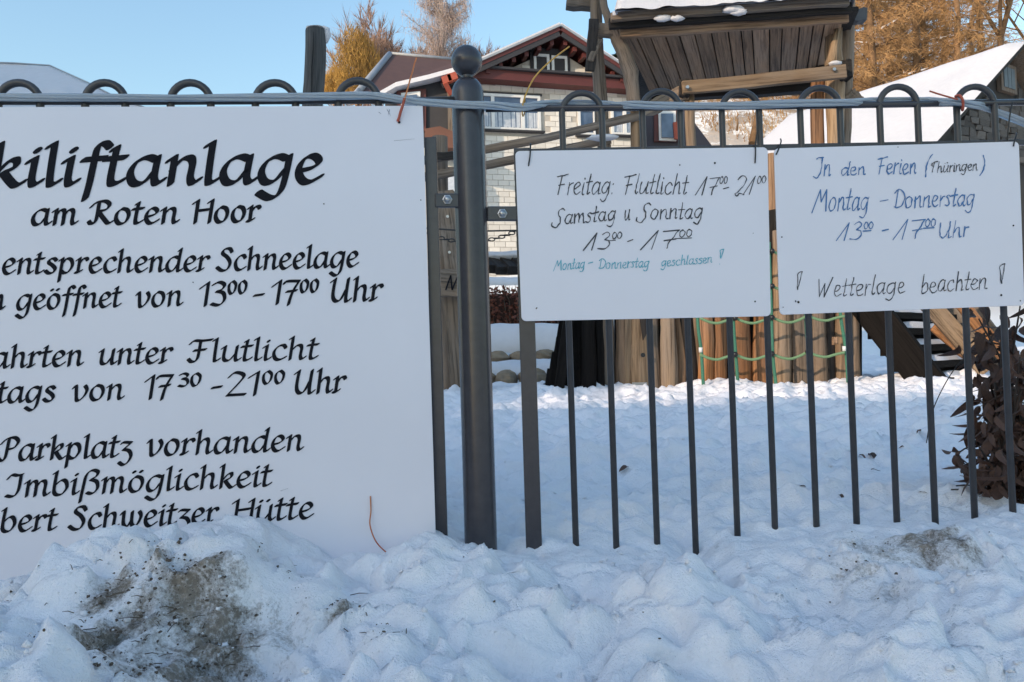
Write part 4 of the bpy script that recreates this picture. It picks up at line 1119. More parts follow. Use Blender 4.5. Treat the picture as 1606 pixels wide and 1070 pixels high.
# left grey post, with leaning slat and stub beam on top
logp('post', [(934, -60), (936, 60), (940, 130), (947, 230), (956, 420)], 6.15, [9.5, 9.5, 10, 11, 12], M['wood_g'], tower)
logp('post', [(942, -30), (947, 12), (957, 42), (969, 62), (981, 90), (989, 114), (993, 140), (996, 168)], 6.05, [6, 6.5, 7, 10.5, 12, 13, 11, 11], M['wood_t'] if False else M['wood_g'], tower, label='crooked debarked post')
logp('post', [(997, 150), (998, 240), (1008, 600)], 6.15, [8, 8, 10], M['wood_t'], tower)
bar('beam', (888, 6, 6.3), (950, 11, 6.3), 6.3, .10, .075, M['wood_g'], tower)
bar('cross_beam', (938, 46, 6.05), (982, 52, 6.05), 6.05, .08, .09, M['wood_g'], tower)
bar('slat', (931, 30, 5.98), (925, 112, 5.9), 5.95, .025, .075, M['wood_d'], tower, up=(1, 0, 0))
bar('slat', (941, 62, 5.97), (926, 96, 5.9), 5.95, .03, .05, M['wood_g'], tower, up=(1, 0, 0))
# roof: horizontal underside made of planks, fascia boards in front, snow above
zf = P(1150, 46, 6.0).z
def roofpt(px, py, z): d = ray(px, py); return CAM + d * ((z - CAM.z) / d.z)
TL = roofpt(978, 60, zf); TR = roofpt(1322, 34, zf); 
BLp = P(1022, 152, 7.35); BRp = P(1296, 138, 7.5)
m = 15
edges = [0]; 
for k in range(m): edges.append(edges[-1] + random.uniform(.75, 1.25))
edges = [e_ / edges[-1] for e_ in edges]
for k in range(m):
    g = .0028; a0, a1 = edges[k] + g, edges[k + 1] - g
    p = [TL.lerp(TR, a0), TL.lerp(TR, a1), BLp.lerp(BRp, a1), BLp.lerp(BRp, a0)]
    dz = random.uniform(-.006, .006)
    L = (p[2] - p[1]).length; wd = (p[1] - p[0]).length
    mb = MB(); vs = [q + Z * dz for q in p] + [q + Z * (dz + .035) for q in p]
    gl = [(0, 0, 0), (wd, 0, 0), (wd, 0, L), (0, 0, L), (0, .03, 0), (wd, .03, 0), (wd, .03, L), (0, .03, L)]
    mb.add(vs, [(0, 1, 2, 3), (7, 6, 5, 4), (1, 0, 4, 5), (2, 1, 5, 6), (3, 2, 6, 7), (0, 3, 7, 4)], gl=gl)
    mb.build('roof_plank', M['wood_r'], tower, bev=.004)
MB().prism([TL + Vector((-.1, -.05, .06)), TR + Vector((.1, -.05, .06)), BRp + Vector((.1, .3, .06)), BLp + Vector((-.1, .3, .06))], (0, 0, .03)).build('roof_deck', M['wood_d'], tower)
bar('fascia_board', (972, 52), (1330, 27), 5.93, .05, .085, M['wood_r'], tower, segs=8)
bar('fascia_board', (955, 38), (1334, 13), 5.86, .05, .075, M['wood_d'], tower, segs=8)
bar('fascia_board', (958, 27), (1330, 3), 5.80, .05, .060, M['wood_g'], tower, segs=8)
bar('purlin', (1020, 148, 7.3), (1300, 132, 7.3), 7.3, .1, .14, M['wood_d'], tower)
bar('beam', (1325, 24, 6.1), (1357, 26, 6.1), 6.1, .09, .10, plain('painted_grey_wood', (.07, .07, .075), scale=12), tower)
# snow load on the roof
c = (TL + TR) / 2
nx, ny = 70, 26; vs = []; fs = []
x0, x1 = P(960, 20, 5.8).x, P(1332, 0, 5.8).x
for j in range(ny + 1):
    for i in range(nx + 1):
        u = i / nx; v = j / ny; y = 5.69 + 1.97 * v; xa = x0 + (BLp.x - .04 - x0) * v; xb = x1 + (BRp.x + .04 - x1) * v; x = xa + (xb - xa) * u
        e_ = min(1, (min(u, 1 - u) * 16) ** .5, (v * 7) ** .5 if v < .9 else ((1 - v) * 10) ** .5)
        zb_ = P(958, 24, 5.8).z + (P(1332, 0, 5.8).z - P(958, 24, 5.8).z) * u
        q = Vector((x, y, 0)); z = zb_ - .015 + .29 * e_ + .05 * N.noise(q * 3) * e_ + .018 * N.noise(q * 11)
        vs.append((x, y - .04 * N.noise(q * 4) * (1 - v), z))
for j in range(ny):
    for i in range(nx):
        q = j * (nx + 1) + i; fs.append((q, q + 1, q + nx + 2, q + nx + 1))
sn = MB().add(vs, fs, smooth=True)
sn.prism([(x0, 5.78, zb_ * 0 + P(958, 26, 5.8).z), (x1, 5.78, P(1332, 2, 5.8).z), (BRp.x + .03, 7.6, P(1332, 2, 5.8).z), (BLp.x - .03, 7.6, P(958, 26, 5.8).z)], (0, 0, .03))
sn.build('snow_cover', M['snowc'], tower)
for (x, y, r) in ((1039, 29, .035), (1062, 29, .03), (1150, 15, .045), (1158, 19, .035)):
    MB().ball(P(x, y, 5.76), r, 12, 8, (1.8, .8, .7), .35).build('snow_lump', M['snowc'], tower)
# rails and posts below the roof
d1 = bar('rail_beam', (1070, 138, 6.0), (1326, 114, 6.0), 6.0, .05, .098, M['wood_t'], tower)
for (x, y) in ((1078, 137), (1308, 109)):
    cp = P(x, y, 5.96); MB().tube([cp, cp + Vector((0, -.012, 0))], [.016, .012], 8).build('bolt', M['zinc'], d1)
bar('beam', (1072, 146, 6.05), (1018, 172, 7.0), 6.05, .09, .10, M['wood_t'], tower)
bar('block', (1064, 140, 6.06), (1080, 140, 6.06), 6, .1, .13, M['wood_d'], tower)
bar('block', (1318, 112, 6.1), (1332, 111, 6.1), 6, .12, .14, M['wood_d'], tower)
MB().ball(P(1310, 100, 6.0), .04, 12, 8, (1.3, .8, .5), .3).build('snow_lump', M['snowc'], tower)
logp('post', [(1082, 150), (1084, 240), (1094, 600)], 6.1, [8, 8, 9], M['wood_t'], tower)
logp('post', [(1281, 130), (1283, 235), (1293, 600)], 6.25, [10, 10.5, 12], M['wood_o'], tower)
logp('post', [(1308, 38), (1309, 120), (1311, 240), (1322, 600)], 6.2, [12, 15, 11, 11], M['wood_t'], tower)
logp('post', [(1326, -40), (1327, 120), (1326, 240), (1336, 600)], 6.3, [14, 11, 8, 8], M['wood_g'], tower)
logp('post', [(1067, 160), (1068, 240), (1078, 600)], 6.5, [4, 4, 5], M['wood_t'], tower)
logp('post', [(1211, 242), (1212, 300), (1216, 600)], 6.4, [9, 9, 10], M['wood_r'], tower)
logp('post', [(1288, 35), (1286, 140)], 6.9, [12, 12], M['wood_d'], tower)
logp('brace', [(1313, 40), (1304, 105)], 6.05, [3, 9], M['wood_t'], tower)
mb = []
for k in range(9):
    x = 1092 + k * 21; bar('wall_board', (x, 150, 7.9), (x + 1, 132, 7.9), 7.9, .125, .02, M['wood_r'], tower, up=(0, 1, 0))
bar('wall_beam', (1082, 132, 7.6), (1296, 118, 7.6), 7.6, .08, .16, M['wood_d'], tower)
bar('block', (1327, 150, 6.3), (1341, 165, 6.3), 6.3, .12, .12, M['wood_g'], tower)
# ------------------------------------------------------------------ log palisade
pal = thing('log_palisade', P(1160, 615, 6.1), 'row of upright half round logs under the play tower, seen below the whiteboards', 'palisade')
LG = [(942, 11, 'g', 0), (957, 9, 'g', 1), (975, 8, 'r', 0), (984, 7, 't', -1), (1003, 17, 't', 0), (1027, 10, 'g', 1), (1049, 13, 't', 0), (1069, 8, 'r', 0), (1087, 10, 'd', 3), (1108, 11, 'o', 0), (1130, 11, 'o', 0),
      (1163, 14, 'o', 0), (1193, 12, 'o', 0), (1225, 14, 't', -1), (1244, 7, 'd', 0), (1258, 13, 'g', 0), (1285, 12, 'g', 0), (1302, 8, 'd', 0), (1321, 11, 't', -1), (1341, 8, 'g', 0)]
ztop = P(1160, 372, 6.1).z
for (x, r, k, lean) in LG:
    mt = {'g': M['wood_g'], 't': M['wood_t'], 'r': M['wood_r'], 'o': M['wood_o'], 'd': M['wood_d']}[k]
    ty = random.uniform(345, 400) if x < 1300 else random.uniform(260, 330)
    if 1200 < x < 1235: ty = 362
    logp('log', [(x - 2 + (-8 if lean == 3 else 0), ty), (x - 1 - lean * 3, 500), (x + (4 if lean == 3 else 1), 640)], 6.05 + random.uniform(-.04, .04), [r * .9, r, r * 1.08], mt, pal, 12, .16, flat=.8)
MB().prism(PP([(1004, 500), (1018, 500), (1016, 520), (1009, 534)], 5.9), (0, .03, 0)).build('dark_patch', M['wood_d'], pal)
cp = P(1008, 557, 5.955); MB().tube([cp, cp + Vector((0, -.02, 0))], .017, 10).build('knob', M['black'], pal)
MB().prism(PP([(992, 600), (1015, 600), (1016, 618), (992, 618)], 5.90), (0, .02, 0)).build('metal_bracket', M['zinc'], pal)
bar('block', (1306, 535, 5.9), (1313, 535, 5.9), 5.9, .05, .05, M['wood_r'], pal)
MB().prism(PP([(962, 380), (1352, 300), (1352, 640), (966, 640)], 6.32), (0, .04, 0)).build('dark_gap_fill', M['wood_d'], pal)  # dark sheet added behind the logs to darken the gaps between them
# net of green ropes in front of it
net = thing('climbing_net', P(1210, 610, 5.85), 'green rope climbing net with black knots hanging in front of the log palisade', 'net')
M['rope'] = plain('green_rope', (.055, .21, .135), (.03, .13, .085), rough=.7, scale=160, bmp=.6)
M['ropel'] = plain('pale_green_rope', (.20, .33, .17), (.13, .24, .12), rough=.7, scale=160, bmp=.6)
vr = [[(1092, 380), (1094, 498), (1100, 553), (1104, 612), (1110, 619)], [(1147, 380), (1150, 498), (1154, 556), (1158, 612)], [(1206, 380), (1210, 498), (1212, 556), (1218, 612)], [(1262, 380), (1264, 498), (1268, 552), (1272, 600)], [(1312, 400), (1318, 492), (1326, 545), (1330, 600)]]
for q in vr: MB().tube(cr(PP(q, 5.80), 5), .0125, 8).build('rope', M['rope'], net)
for yb in (395, 450, 499, 556):
    kn = [(1098, yb), (1153, yb), (1211, yb - 1), (1267, yb - 4), (1325, yb - 3)]
    for a, b in zip(kn[:-1], kn[1:]):
        MB().tube(cr(PP([a, ((a[0] * 3 + b[0]) / 4, a[1] + 6), ((a[0] + b[0]) / 2, a[1] + 8), ((a[0] + 3 * b[0]) / 4, a[1] + 4), b], 5.78), 4), .0100, 8).build('rope', M['ropel'], net)
    for q in kn[1:-1]: MB().ball(P(q[0], q[1], 5.765), .020, 10, 8).build('knot', M['black'], net)
for (x, y) in ((1099, 549), (1104, 607), (1324, 547)):
    c = P(x, y, 5.80); MB().tube([c - Z * .018, c + Z * .018], .0145, 8).build('rope_sleeve', M['white'], net)
# ------------------------------------------------------------------ leaning dark slat wall, left of the palisade
sw = thing('slat_wall', P(895, 620, 5.9), 'near black leaning wall of overlapping boards beside the log palisade', 'wall')
rows = [(505, 528, 877), (528, 552, 873), (552, 578, 866), (578, 602, 859), (602, 628, 853)]
for k, (a, b, x) in enumerate(rows):
    MB().prism(PP([(x, a), (944, a - 1), (946, b + 2), (x - 4, b + 2)], 5.95 + .0 * k), (0, .05 + .012 * k, 0)).build('board', M['wood_k'], sw, bev=.004)
for k, (a, b, x) in enumerate([(440, 472, 884), (472, 505, 881)]):
    MB().prism(PP([(x, a), (944, a), (944, b), (x - 3, b)], 5.95), (0, .05, 0)).build('board', M['wood_k'], sw)
bar('board', (902, 440), (874, 625), 5.88, .075, .04, M['wood_k'], sw, up=(0, 1, 0))
logp('post', [(925, 440), (922, 640)], 5.86, [10, 12], M['wood_k'], sw)
bar('board', (938, 440), (942, 625), 5.9, .06, .04, M['wood_k'], sw, up=(0, 1, 0))
# ------------------------------------------------------------------ staircase on the right
st = thing('wooden_staircase', P(1450, 600, 6.0), 'timber staircase coloured dark for its shade, with snow on its treads rising left towards the tower', 'staircase')
bar('stringer', (1300, 400, 6.2), (1470, 618, 5.6), 6, .055, .24, M['wood_k'], st)
bar('stringer', (1440, 395, 7.2), (1620, 620, 6.6), 7, .055, .22, M['wood_g'], st)
for k in range(6):
    t = k / 5; a = P(1356 + 102 * t, 470 + 128 * t, 6.1 - .4 * t); b = a + Vector((.95, .85, 0)) 
    tr = MB().beam(a, b, .24, .05, jit=.003, segs=3).build('tread', M['wood_k'], st, bev=.004)
    rs_ = MB().beam(a + Vector((-.02, .10, -.10)), b + Vector((-.02, .10, -.10)), .03, .15, jit=.003, segs=3).build('riser', M['wood_k'], st)
    sm_ = MB(); n_ = 14; vs = []; fs = []
    for i in range(n_ + 1):
        q = a.lerp(b, .05 + .85 * i / n_) + Vector((0, 0, .026)); w_ = .10 * (1 + .4 * N.noise(q * 6)); h_ = .035 * min(1, i / 1.5, (n_ - i) / 1.5) * (1.1 + N.noise(q * 5)); nn = Vector((.67, -.74, 0))
        for (u, v) in ((-1, 0), (-.8, .8), (0, 1), (.8, .8), (1, 0)): vs.append(q + nn * w_ * u + Z * h_ * v)
    for i in range(n_):
        for j in range(4): fs.append((i * 5 + j, i * 5 + 5 + j, i * 5 + 6 + j, i * 5 + 1 + j))
    sm_.add(vs, fs, smooth=True).build('snow_lump', M['snowc'], tr)
bar('handrail', (1425, 440, 5.9), (1548, 582, 5.8), 5.6, .05, .13, M['wood_t'], st)
bar('handrail', (1480, 440, 6.4), (1600, 590, 6.2), 6.3, .05, .10, M['wood_o'], st)
bar('plank', (1466, 510, 6.0), (1520, 556, 6.0), 6.0, .03, .11, M['wood_o'], st)
# ------------------------------------------------------------------ small iron fence in the distance
df = thing('iron_fence', P(1375, 520, 17), 'small dark iron fence far off on top of the snow slope right of the palisade', 'fence')
for k in range(12):
    x = 1336 + k * 8; MB().tube([P(x, 484, 17), P(x, 513, 17)], .022, 5).build('bar', M['black'], df)
for y in (488, 503, 508): MB().tube([P(1330, y + 2, 17), P(1430, y - 2, 17)], .022, 5).build('rail', M['black'], df)
# ------------------------------------------------------------------ left timber climbing frame with bridge rails
cf = thing('timber_frame', P(700, 610, 6.3), 'grey timber climbing frame with leaning plank and board marked N between sign and post', 'frame')
logp('post', [(689, 215), (694, 400), (702, 630)], 6.4, [12, 12, 12], M['wood_g'], cf)
bar('leaning_plank', (698, 300, 6.15), (714, 430, 6.15), 6.15, .132, .05, M['wood_g'], cf, up=(0, 1, 0))
bar('leaning_plank', (704, 400, 6.2), (724, 612, 6.2), 6.2, .155, .06, M['wood_g'], cf, up=(0, 1, 0))
nb = bar('name_board', (680, 443, 6.05), (735, 446, 6.05), 6.05, .035, .208, M['wood_g'], cf)
mb = MB()
for a, b in (((699, 455), (707, 432)), ((707, 432), (709, 455)), ((709, 455), (719, 431))):
    mb.beam(P(a[0], a[1], 6.022), P(b[0], b[1], 6.022), 0.004, .011, upv=(1, 0, .3))
mb.build('carved_letter', M['ink'], nb)
for k, (a, b) in enumerate([(468, 502), (503, 529), (530, 556), (557, 583), (584, 618)]):
    MB().prism(PP([(640, a), (712, a), (716, b - 1), (640, b - 1)], 6.55), (0, .05, 0)).build('board', M['wood_g'], cf, bev=.006)
for (x, y) in ((705, 396), (702, 340)):
    cp = P(x, y, 6.1); MB().tube([cp, cp + Vector((0, -.012, 0))], .011, 8).build('bolt', M['zinc'], cf)
bar('black_post', (716, 380, 6.7), (718, 430, 6.7), 6.7, .09, .06, M['wood_d'], cf, up=(0, 1, 0))
MB().ball(P(714, 384, 6.7), .07, 12, 8, (1.2, 1, 1.2), .3).build('snow_lump', M['snowc'], cf)
br = thing('bridge_rails', P(850, 250, 5.5), 'two slanting grey pole rails running from the climbing frame up to the play tower', 'rail')
logp('pole', [(600, 262, 6.2), (700, 246, 6.2), (860, 216, 6.15), (1002, 182, 6.1)], 5.5, [7, 7, 6.5, 7], M['wood_g'], br)
logp('pole', [(600, 288, 6.2), (700, 272, 6.2), (860, 240, 6.15), (958, 219, 6.1)], 5.5, [7, 7, 6.5, 7], M['wood_g'], br)
bar('plank', (683, 246, 5.2), (715, 242, 5.2), 5.2, .02, .05, M['wood_d'], br)
MB().ball(P(945, 216, 6.0), .06, 12, 8, (2, .8, .4), .3).build('snow_lump', M['snowc'], br)
def chain(name, p0, p1, sag, Y, lab):
    t = thing(name, P((p0[0] + p1[0]) / 2, p0[1], Y), lab, 'chain')
    a = P(p0[0], p0[1], Y); b = P(p1[0], p1[1], Y); n = int((b - a).length / .034)
    vs = []
    src = None
    for k in range(n):
        tt = (k + .5) / n; c = a.lerp(b, tt) - Z * sag * 4 * tt * (1 - tt); 
        if src is None:
            lo = []
            for i in range(11):
                an = 2 * math.pi * i / 10; lo.append(Vector((math.cos(an) * .022, 0, math.sin(an) * .011)))
            src = MB().tube(lo, .0045, 5, False).build('chain_link', M['black'], t, org=Vector((0, 0, 0))); src.location = c - WL[t.name]; WL[src.name] = c
        else: inst(src, 'chain_link', c, t, (math.pi / 2 * (k % 2), 0, 0))
chain('chain', (640, 352), (830, 352), .12, 5.4, 'dark chain sagging behind the post above the thin cable')
o = MB().tube([P(640, 356, 5.5), P(740, 363, 5.5), P(840, 361, 5.5)], .006, 6).build('cable', M['black']); tag(o, 'thin dark cable strung behind the ball topped post', 'cable')
# snow covered black boards behind the post
bb = thing('tilted_boards', P(788, 430, 8), 'row of short black boards with a snow cap between post and left whiteboard', 'boards')
for k in range(7):
    x = 735 + k * 19; bar('board', (x, 409, 8), (x + 17, 424, 7.8), 8, .14, .09, M['wood_d'], bb, jit=.01, segs=2)
bar('crossbar', (725, 409, 8.05), (880, 405, 8.05), 8.05, .05, .07, M['wood_d'], bb)
MB().tube(PP([(722, 404), (760, 403), (790, 403), (820, 402), (870, 400)], 8.0), [.03, .06, .055, .065, .03], 12, True, .3).build('snow_lump', M['snowc'], bb)
# tall single pole
tp = thing('wooden_pole', P(497, 600, 7.6), 'tall cracked grey timber pole with frozen snow on its right side above the sign', 'pole')
pl = logp('pole', [(496, 48), (495, 100), (490, 160), (502, 640)], 7.6, [16, 16.5, 16, 18], M['wood_g'] if False else wood('pole_wood', (.13, .125, .12), (.05, .05, .052)), tp, 18, .06)
MB().ball(P(496, 46, 7.6), .098, 16, 8, (1, 1, .12), .2).build('snow_cap', M['snowc'], tp)
MB().tube(PP([(506, 43), (512, 46), (514, 56), (512, 68)], 7.6), [.02, .03, .028, .008], 10, True, .3).build('snow_lump', M['snowc'], tp)
mb = MB(); 
mb.tube(PP([(492, 50), (491, 80), (489, 105), (489, 150)], 7.48), [.003, .006, .007, .004], 5)
mb.build('crack', M['hole'], tp)
# ------------------------------------------------------------------ trees
rt_ = random.Random(11)
def rv(s=1): return Vector((rt_.uniform(-s, s), rt_.uniform(-s, s), rt_.uniform(-s, s)))
class Twigs:
    """many fine tapered slivers gathered in one crown mesh"""
    def __init__(s): s.v = []; s.f = []
    def tri(s, a, b, w):
        d = (b - a); x = d.cross(rv() + Vector((.01, .02, .03)));
        if x.length < 1e-6: return
        x.normalize(); y = d.cross(x).normalized(); k = len(s.v); h = w / 2
        s.v += [tuple(a + x * h), tuple(a - x * h * .5 + y * h * .8), tuple(a - x * h * .5 - y * h * .8), tuple(b)]
        s.f += [(k, k + 1, k + 3), (k + 1, k + 2, k + 3), (k + 2, k, k + 3)]
    def build(s, name, mat, parent, org, kind=None):
        me = bpy.data.meshes.new(name); me.from_pydata([tuple(Vector(v) - org) for v in s.v], [], s.f); me.materials.append(mat)
        o = bpy.data.objects.new(name, me); link(o, parent, org)
        if kind: o['kind'] = kind
        return o
M['snowb'] = M['snowc']
def bark(name, c, c2, sc=3):
    m, nt, b = base_mat(name, .85, .15); v = coords(nt, attr=False)
    oi = nt.nodes.new('ShaderNodeObjectInfo')
    col = ramp(nt, tex(nt, v, sc, 5, .7), [(.35, c), (.65, c2)])
    h = nt.nodes.new('ShaderNodeHueSaturation'); nt.links.new(col, h.inputs['Color'])
    mr = nt.nodes.new('ShaderNodeMapRange'); mr.inputs[3].default_value = .72; mr.inputs[4].default_value = 1.25
    nt.links.new(oi.outputs['Random'], mr.inputs[0]); nt.links.new(mr.outputs[0], h.inputs['Value']); nt.links.new(h.outputs[0], b.inputs['Base Color'])
    return m
M['larch'] = bark('golden_twigs', (.46, .27, .12), (.27, .165, .085), 1.2)
M['larchbark'] = bark('warm_bark', (.27, .16, .085), (.14, .085, .05))
M['gold'] = bark('gold_twigs', (.50, .29, .075), (.30, .18, .06), 1.5)
M['pink'] = bark('pinkish_twigs', (.33, .21, .16), (.22, .15, .12), 1)
M['birch'] = bark('birch_twigs', (.40, .32, .29), (.28, .22, .20), 1)
M['birchbark'] = bark('birch_bark', (.62, .56, .50), (.34, .30, .27), 5)
M['greytwig'] = bark('grey_twigs', (.26, .24, .24), (.17, .16, .16), 1)
def tube3(mb, a, b, ra, rb): mb.tube([a, a.lerp(b, .5) + rv(.02) * (b - a).length, b], [ra, (ra + rb) / 2, rb], 5, False)
def larch(name, parent_loc, H, spread, dens, mats, label, group, snow=True, low=.12):
    t = thing(name, parent_loc, label, 'tree', group)
    o = Vector(parent_loc); tr = MB(); cr_ = Twigs()
    lean = Vector((rt_.uniform(-.03, .03), rt_.uniform(-.03, .03), 1))
    pts = [o - Z * .5 + lean * (H * k / 7) + Vector((rt_.uniform(-.08, .08), rt_.uniform(-.08, .08), 0)) for k in range(8)]
    tr.tube(pts, [.17 * H / 12 * (1 - .12 * k) + .02 for k in range(8)], 7, False)
    n = int(dens); sb = Twigs()
    for i in range(n):
        f = low + (1 - low) * (i + rt_.random()) / n; base = pts[0].lerp(pts[-1], f * .97)
        a = rt_.uniform(0, 2 * math.pi); L = spread * (1.05 - f) ** .7 * rt_.uniform(.55, 1.15)
        d = Vector((math.cos(a), math.sin(a), rt_.uniform(-.15, .45))).normalized()
        tip = base + d * L - Z * L * .12
        mid = base.lerp(tip, .5) + Z * L * .06
        tr.tube([base, mid, tip], [.035 * (1.15 - f), .022, .008], 4, False)
        if rt_.random() < .22:
            for q in (.3, .5, .7):
                p = base.lerp(tip, q) + Z * L * .045; sb.tri(p, p + d * .35, .10)
        m = int(13 * L) + 6
        for k in range(m):
            q = rt_.uniform(.12, 1); p = base.lerp(mid, q * 2) if q < .5 else mid.lerp(tip, q * 2 - 1)
            dd = (d * .7 + rv(.9) - Z * .35).normalized() * rt_.uniform(.25, .75) * (1.1 - .4 * q)
            e = p + dd; cr_.tri(p, e, .026)
            for _ in range(4):
                g = p.lerp(e, rt_.uniform(.2, 1)); cr_.tri(g, g + (dd.normalized() * .5 + rv(.8) - Z * .15) * rt_.uniform(.12, .32), .021)
    a = tr.build('trunk', mats[1], t, org=o); b = cr_.build('crown', mats[0], t, o); sc = sb.build('snow_on_branches', M['snowc'], t, o, 'stuff')
    return t, a, b, sc
def bare(name, loc, H, mats, label, group=None, spread=.55, depth=5, width=.02, trunks=1, up=.25, first=.35, tw=5):
    t = thing(name, loc, label, 'tree', group); o = Vector(loc); tr = MB(); cr_ = Twigs()
    def grow(p, d, L, r, k):
        e = p + d * L; mid = p.lerp(e, .5) + rv(.05) * L
        if r > .012: tr.tube([p, mid, e], [r, r * .85, r * .7], 6 if r > .05 else 4, False)
        else: cr_.tri(p, e + d * L * .2, max(r * 2, width))
        if k == 0:
            return
        n = 3 if k > 2 else tw - 1
        for i in range(n):
            q = 1 if i == 0 else rt_.uniform(.35, 1)
            s = p.lerp(e, q) if q < 1 else e
            nd = (d + rv(spread * (0.5 if i == 0 else 1.2)) + Z * up * rt_.random()).normalized()
            grow(s, nd, L * rt_.uniform(.58, .86), r * (.68 if i == 0 else .5), k - 1)
    for _ in range(trunks):
        d = (Z + rv(.18 if trunks > 1 else .04)).normalized()
        grow(o - Z * .3 + (rv(.3) if trunks > 1 else rv(.01)), d, H * first, H * .012 / (trunks ** .5) + .02, depth)
    a = tr.build('trunk', mats[1], t, org=o); b = cr_.build('crown', mats[0], t, o)
    return t, a, b
def clone(src3, loc, rz, sc, label):
    t0 = src3[0]; t = t0.copy(); SC.collection.objects.link(t); t.location = loc; t.rotation_euler = (0, 0, rz); t.scale = (sc, sc, sc); t['label'] = label; WL[t.name] = Vector(loc)
    for c in src3[1:]:
        q = c.copy(); SC.collection.objects.link(q); q.parent = t
    return t
def at(px, Y):
    X = (px - 803) / F * Y; return Vector((X, Y, ground(X, Y)))
GR = 'golden bare trees on the slope behind the barn'
LM = (M['larch'], M['larchbark'])
protos = [larch('bare_tree', at(1388, 33), 13.5, 3.2, 120, LM, 'golden sunlit bare tree right beside the play tower roof', GR),
          larch('bare_tree', at(1452, 36), 15, 3.4, 125, LM, 'golden sunlit bare tree over the left half of the barn roof', GR),
          larch('bare_tree', at(1520, 33), 13, 3.0, 95, LM, 'golden sunlit bare tree just left of the barn gable peak', GR)]
more = [(1350, 38, 'golden bare tree half hidden by the right tower posts'), (1415, 41, 'golden bare tree behind the gap between tower and barn ridge'), (1470, 43, 'deeper golden bare tree above the middle of the barn roof'), (1560, 42, 'thin golden bare tree standing behind the barn gable peak'), (1318, 43, 'golden bare tree behind the right end of the tower roof'),
        (1262, 47, 'golden bare tree low behind the tower posts, left of the barn'), (1500, 49, 'farthest golden bare tree over the barn ridge'), (1378, 48, 'farthest golden bare tree right of the tower beam'), (1700, 40, 'golden bare tree beyond the right edge of the barn'), (1430, 53, 'high standing golden bare tree on the upper slope'), (1340, 56, 'high standing golden bare tree behind the tower'), (1235, 58, 'small golden bare tree seen through the tower, upper slope')]
for i, (px, Y, lab) in enumerate(more):
    clone(protos[i % 3], at(px, Y), rt_.uniform(0, 6.28), rt_.uniform(.85, 1.15), lab)
bare('bare_tree', at(1592, 36), 13, (M['greytwig'], M['larchbark']), 'tall bare tree with a thick golden trunk at the right edge over the barn', GR, depth=5, first=.42, width=.022, spread=.6)
bare('bare_tree', at(1655, 45), 13, (M['pink'], M['larchbark']), 'reddish bare tree low behind the right slope of the barn roof', GR, depth=5, first=.3, spread=.7)
bare('bare_tree', at(1548, 52), 15, (M['greytwig'], M['greytwig']), 'pale grey bare tree standing against the sky behind the barn peak', GR, depth=5, first=.3, spread=.7)
# left group behind the house
def atz(px, py, Y): q = P(px, py, Y); return q
GL = 'trees and bushes behind the brown roofed annexe'
def bushy(px, pyb, Y, H, R_, n, mat, label, L=.5):
    o = atz(px, pyb, Y); t = thing('golden_bush', o, label, 'bush', GL); tr = MB(); cr_ = Twigs()
    for i in range(16):
        a = rt_.uniform(0, 6.28); e = o + Vector((math.cos(a) * R_ * .6 * rt_.random(), math.sin(a) * R_ * .6 * rt_.random(), H * rt_.uniform(.6, .95)))
        tr.tube([o + rv(.15), o.lerp(e, .5) + rv(.15), e], [.05, .035, .01], 4, False)
    for i in range(n):
        v = rv(1)
        if v.length > 1: continue
        env = 1 + .25 * N.noise(v * 2.5 + Vector((px * .1, 0, 0)))
        p = o + Vector((v.x * R_ * env * (1 - .35 * max(0, v.z)), v.y * R_ * env, H * .55 + v.z * H * .45 * env))
        cr_.tri(p, p + (Z * rt_.uniform(.4, 1) + rv(.5)) * L * rt_.uniform(.5, 1.2), .03)
    tr.build('stems', M['larchbark'], t, org=o); cr_.build('crown', mat, t, o)
bushy(563, 175, 36, 3.7, 1.15, 6500, M['gold'], 'tall bright golden bush between the pole and the brown roof')
bushy(527, 172, 38, 1.9, .75, 3500, M['gold'], 'small low golden bush right next to the tall pole')
bushy(604, 150, 38, 2.6, 1.1, 4500, M['pink'], 'reddish bush peeping over the left end of the brown roof', .6)
BM = (M['birch'], M['birchbark'])
pk = (M['pink'], M['pink'])
bare('bare_tree', atz(598, 240, 42), 8.6, pk, 'reddish bare tree behind the golden bush', GL, depth=6, first=.26, spread=.6, up=.5, trunks=2, width=.034, tw=7)
bare('bare_tree', atz(640, 240, 41), 8.2, pk, 'bushy bare tree above the peak of the brown roof', GL, depth=6, first=.27, spread=.6, up=.5, trunks=2, width=.034, tw=7)
bare('bare_tree', atz(742, 240, 44), 7.8, pk, 'bare tree spreading behind the ball of the fence post', GL, depth=6, first=.27, spread=.65, up=.4, trunks=2, width=.034, tw=6)
bare('bare_tree', atz(556, 240, 46), 7.4, (M['birch'], M['pink']), 'thin pale bare tree rising behind the tall pole', GL, depth=6, first=.27, spread=.6, up=.5, trunks=2)
bare('bare_tree', atz(795, 240, 48), 7.2, (M['birch'], M['pink']), 'pale bare tree just left of the white house roof', GL, depth=5, first=.27, spread=.65, up=.4, trunks=1)
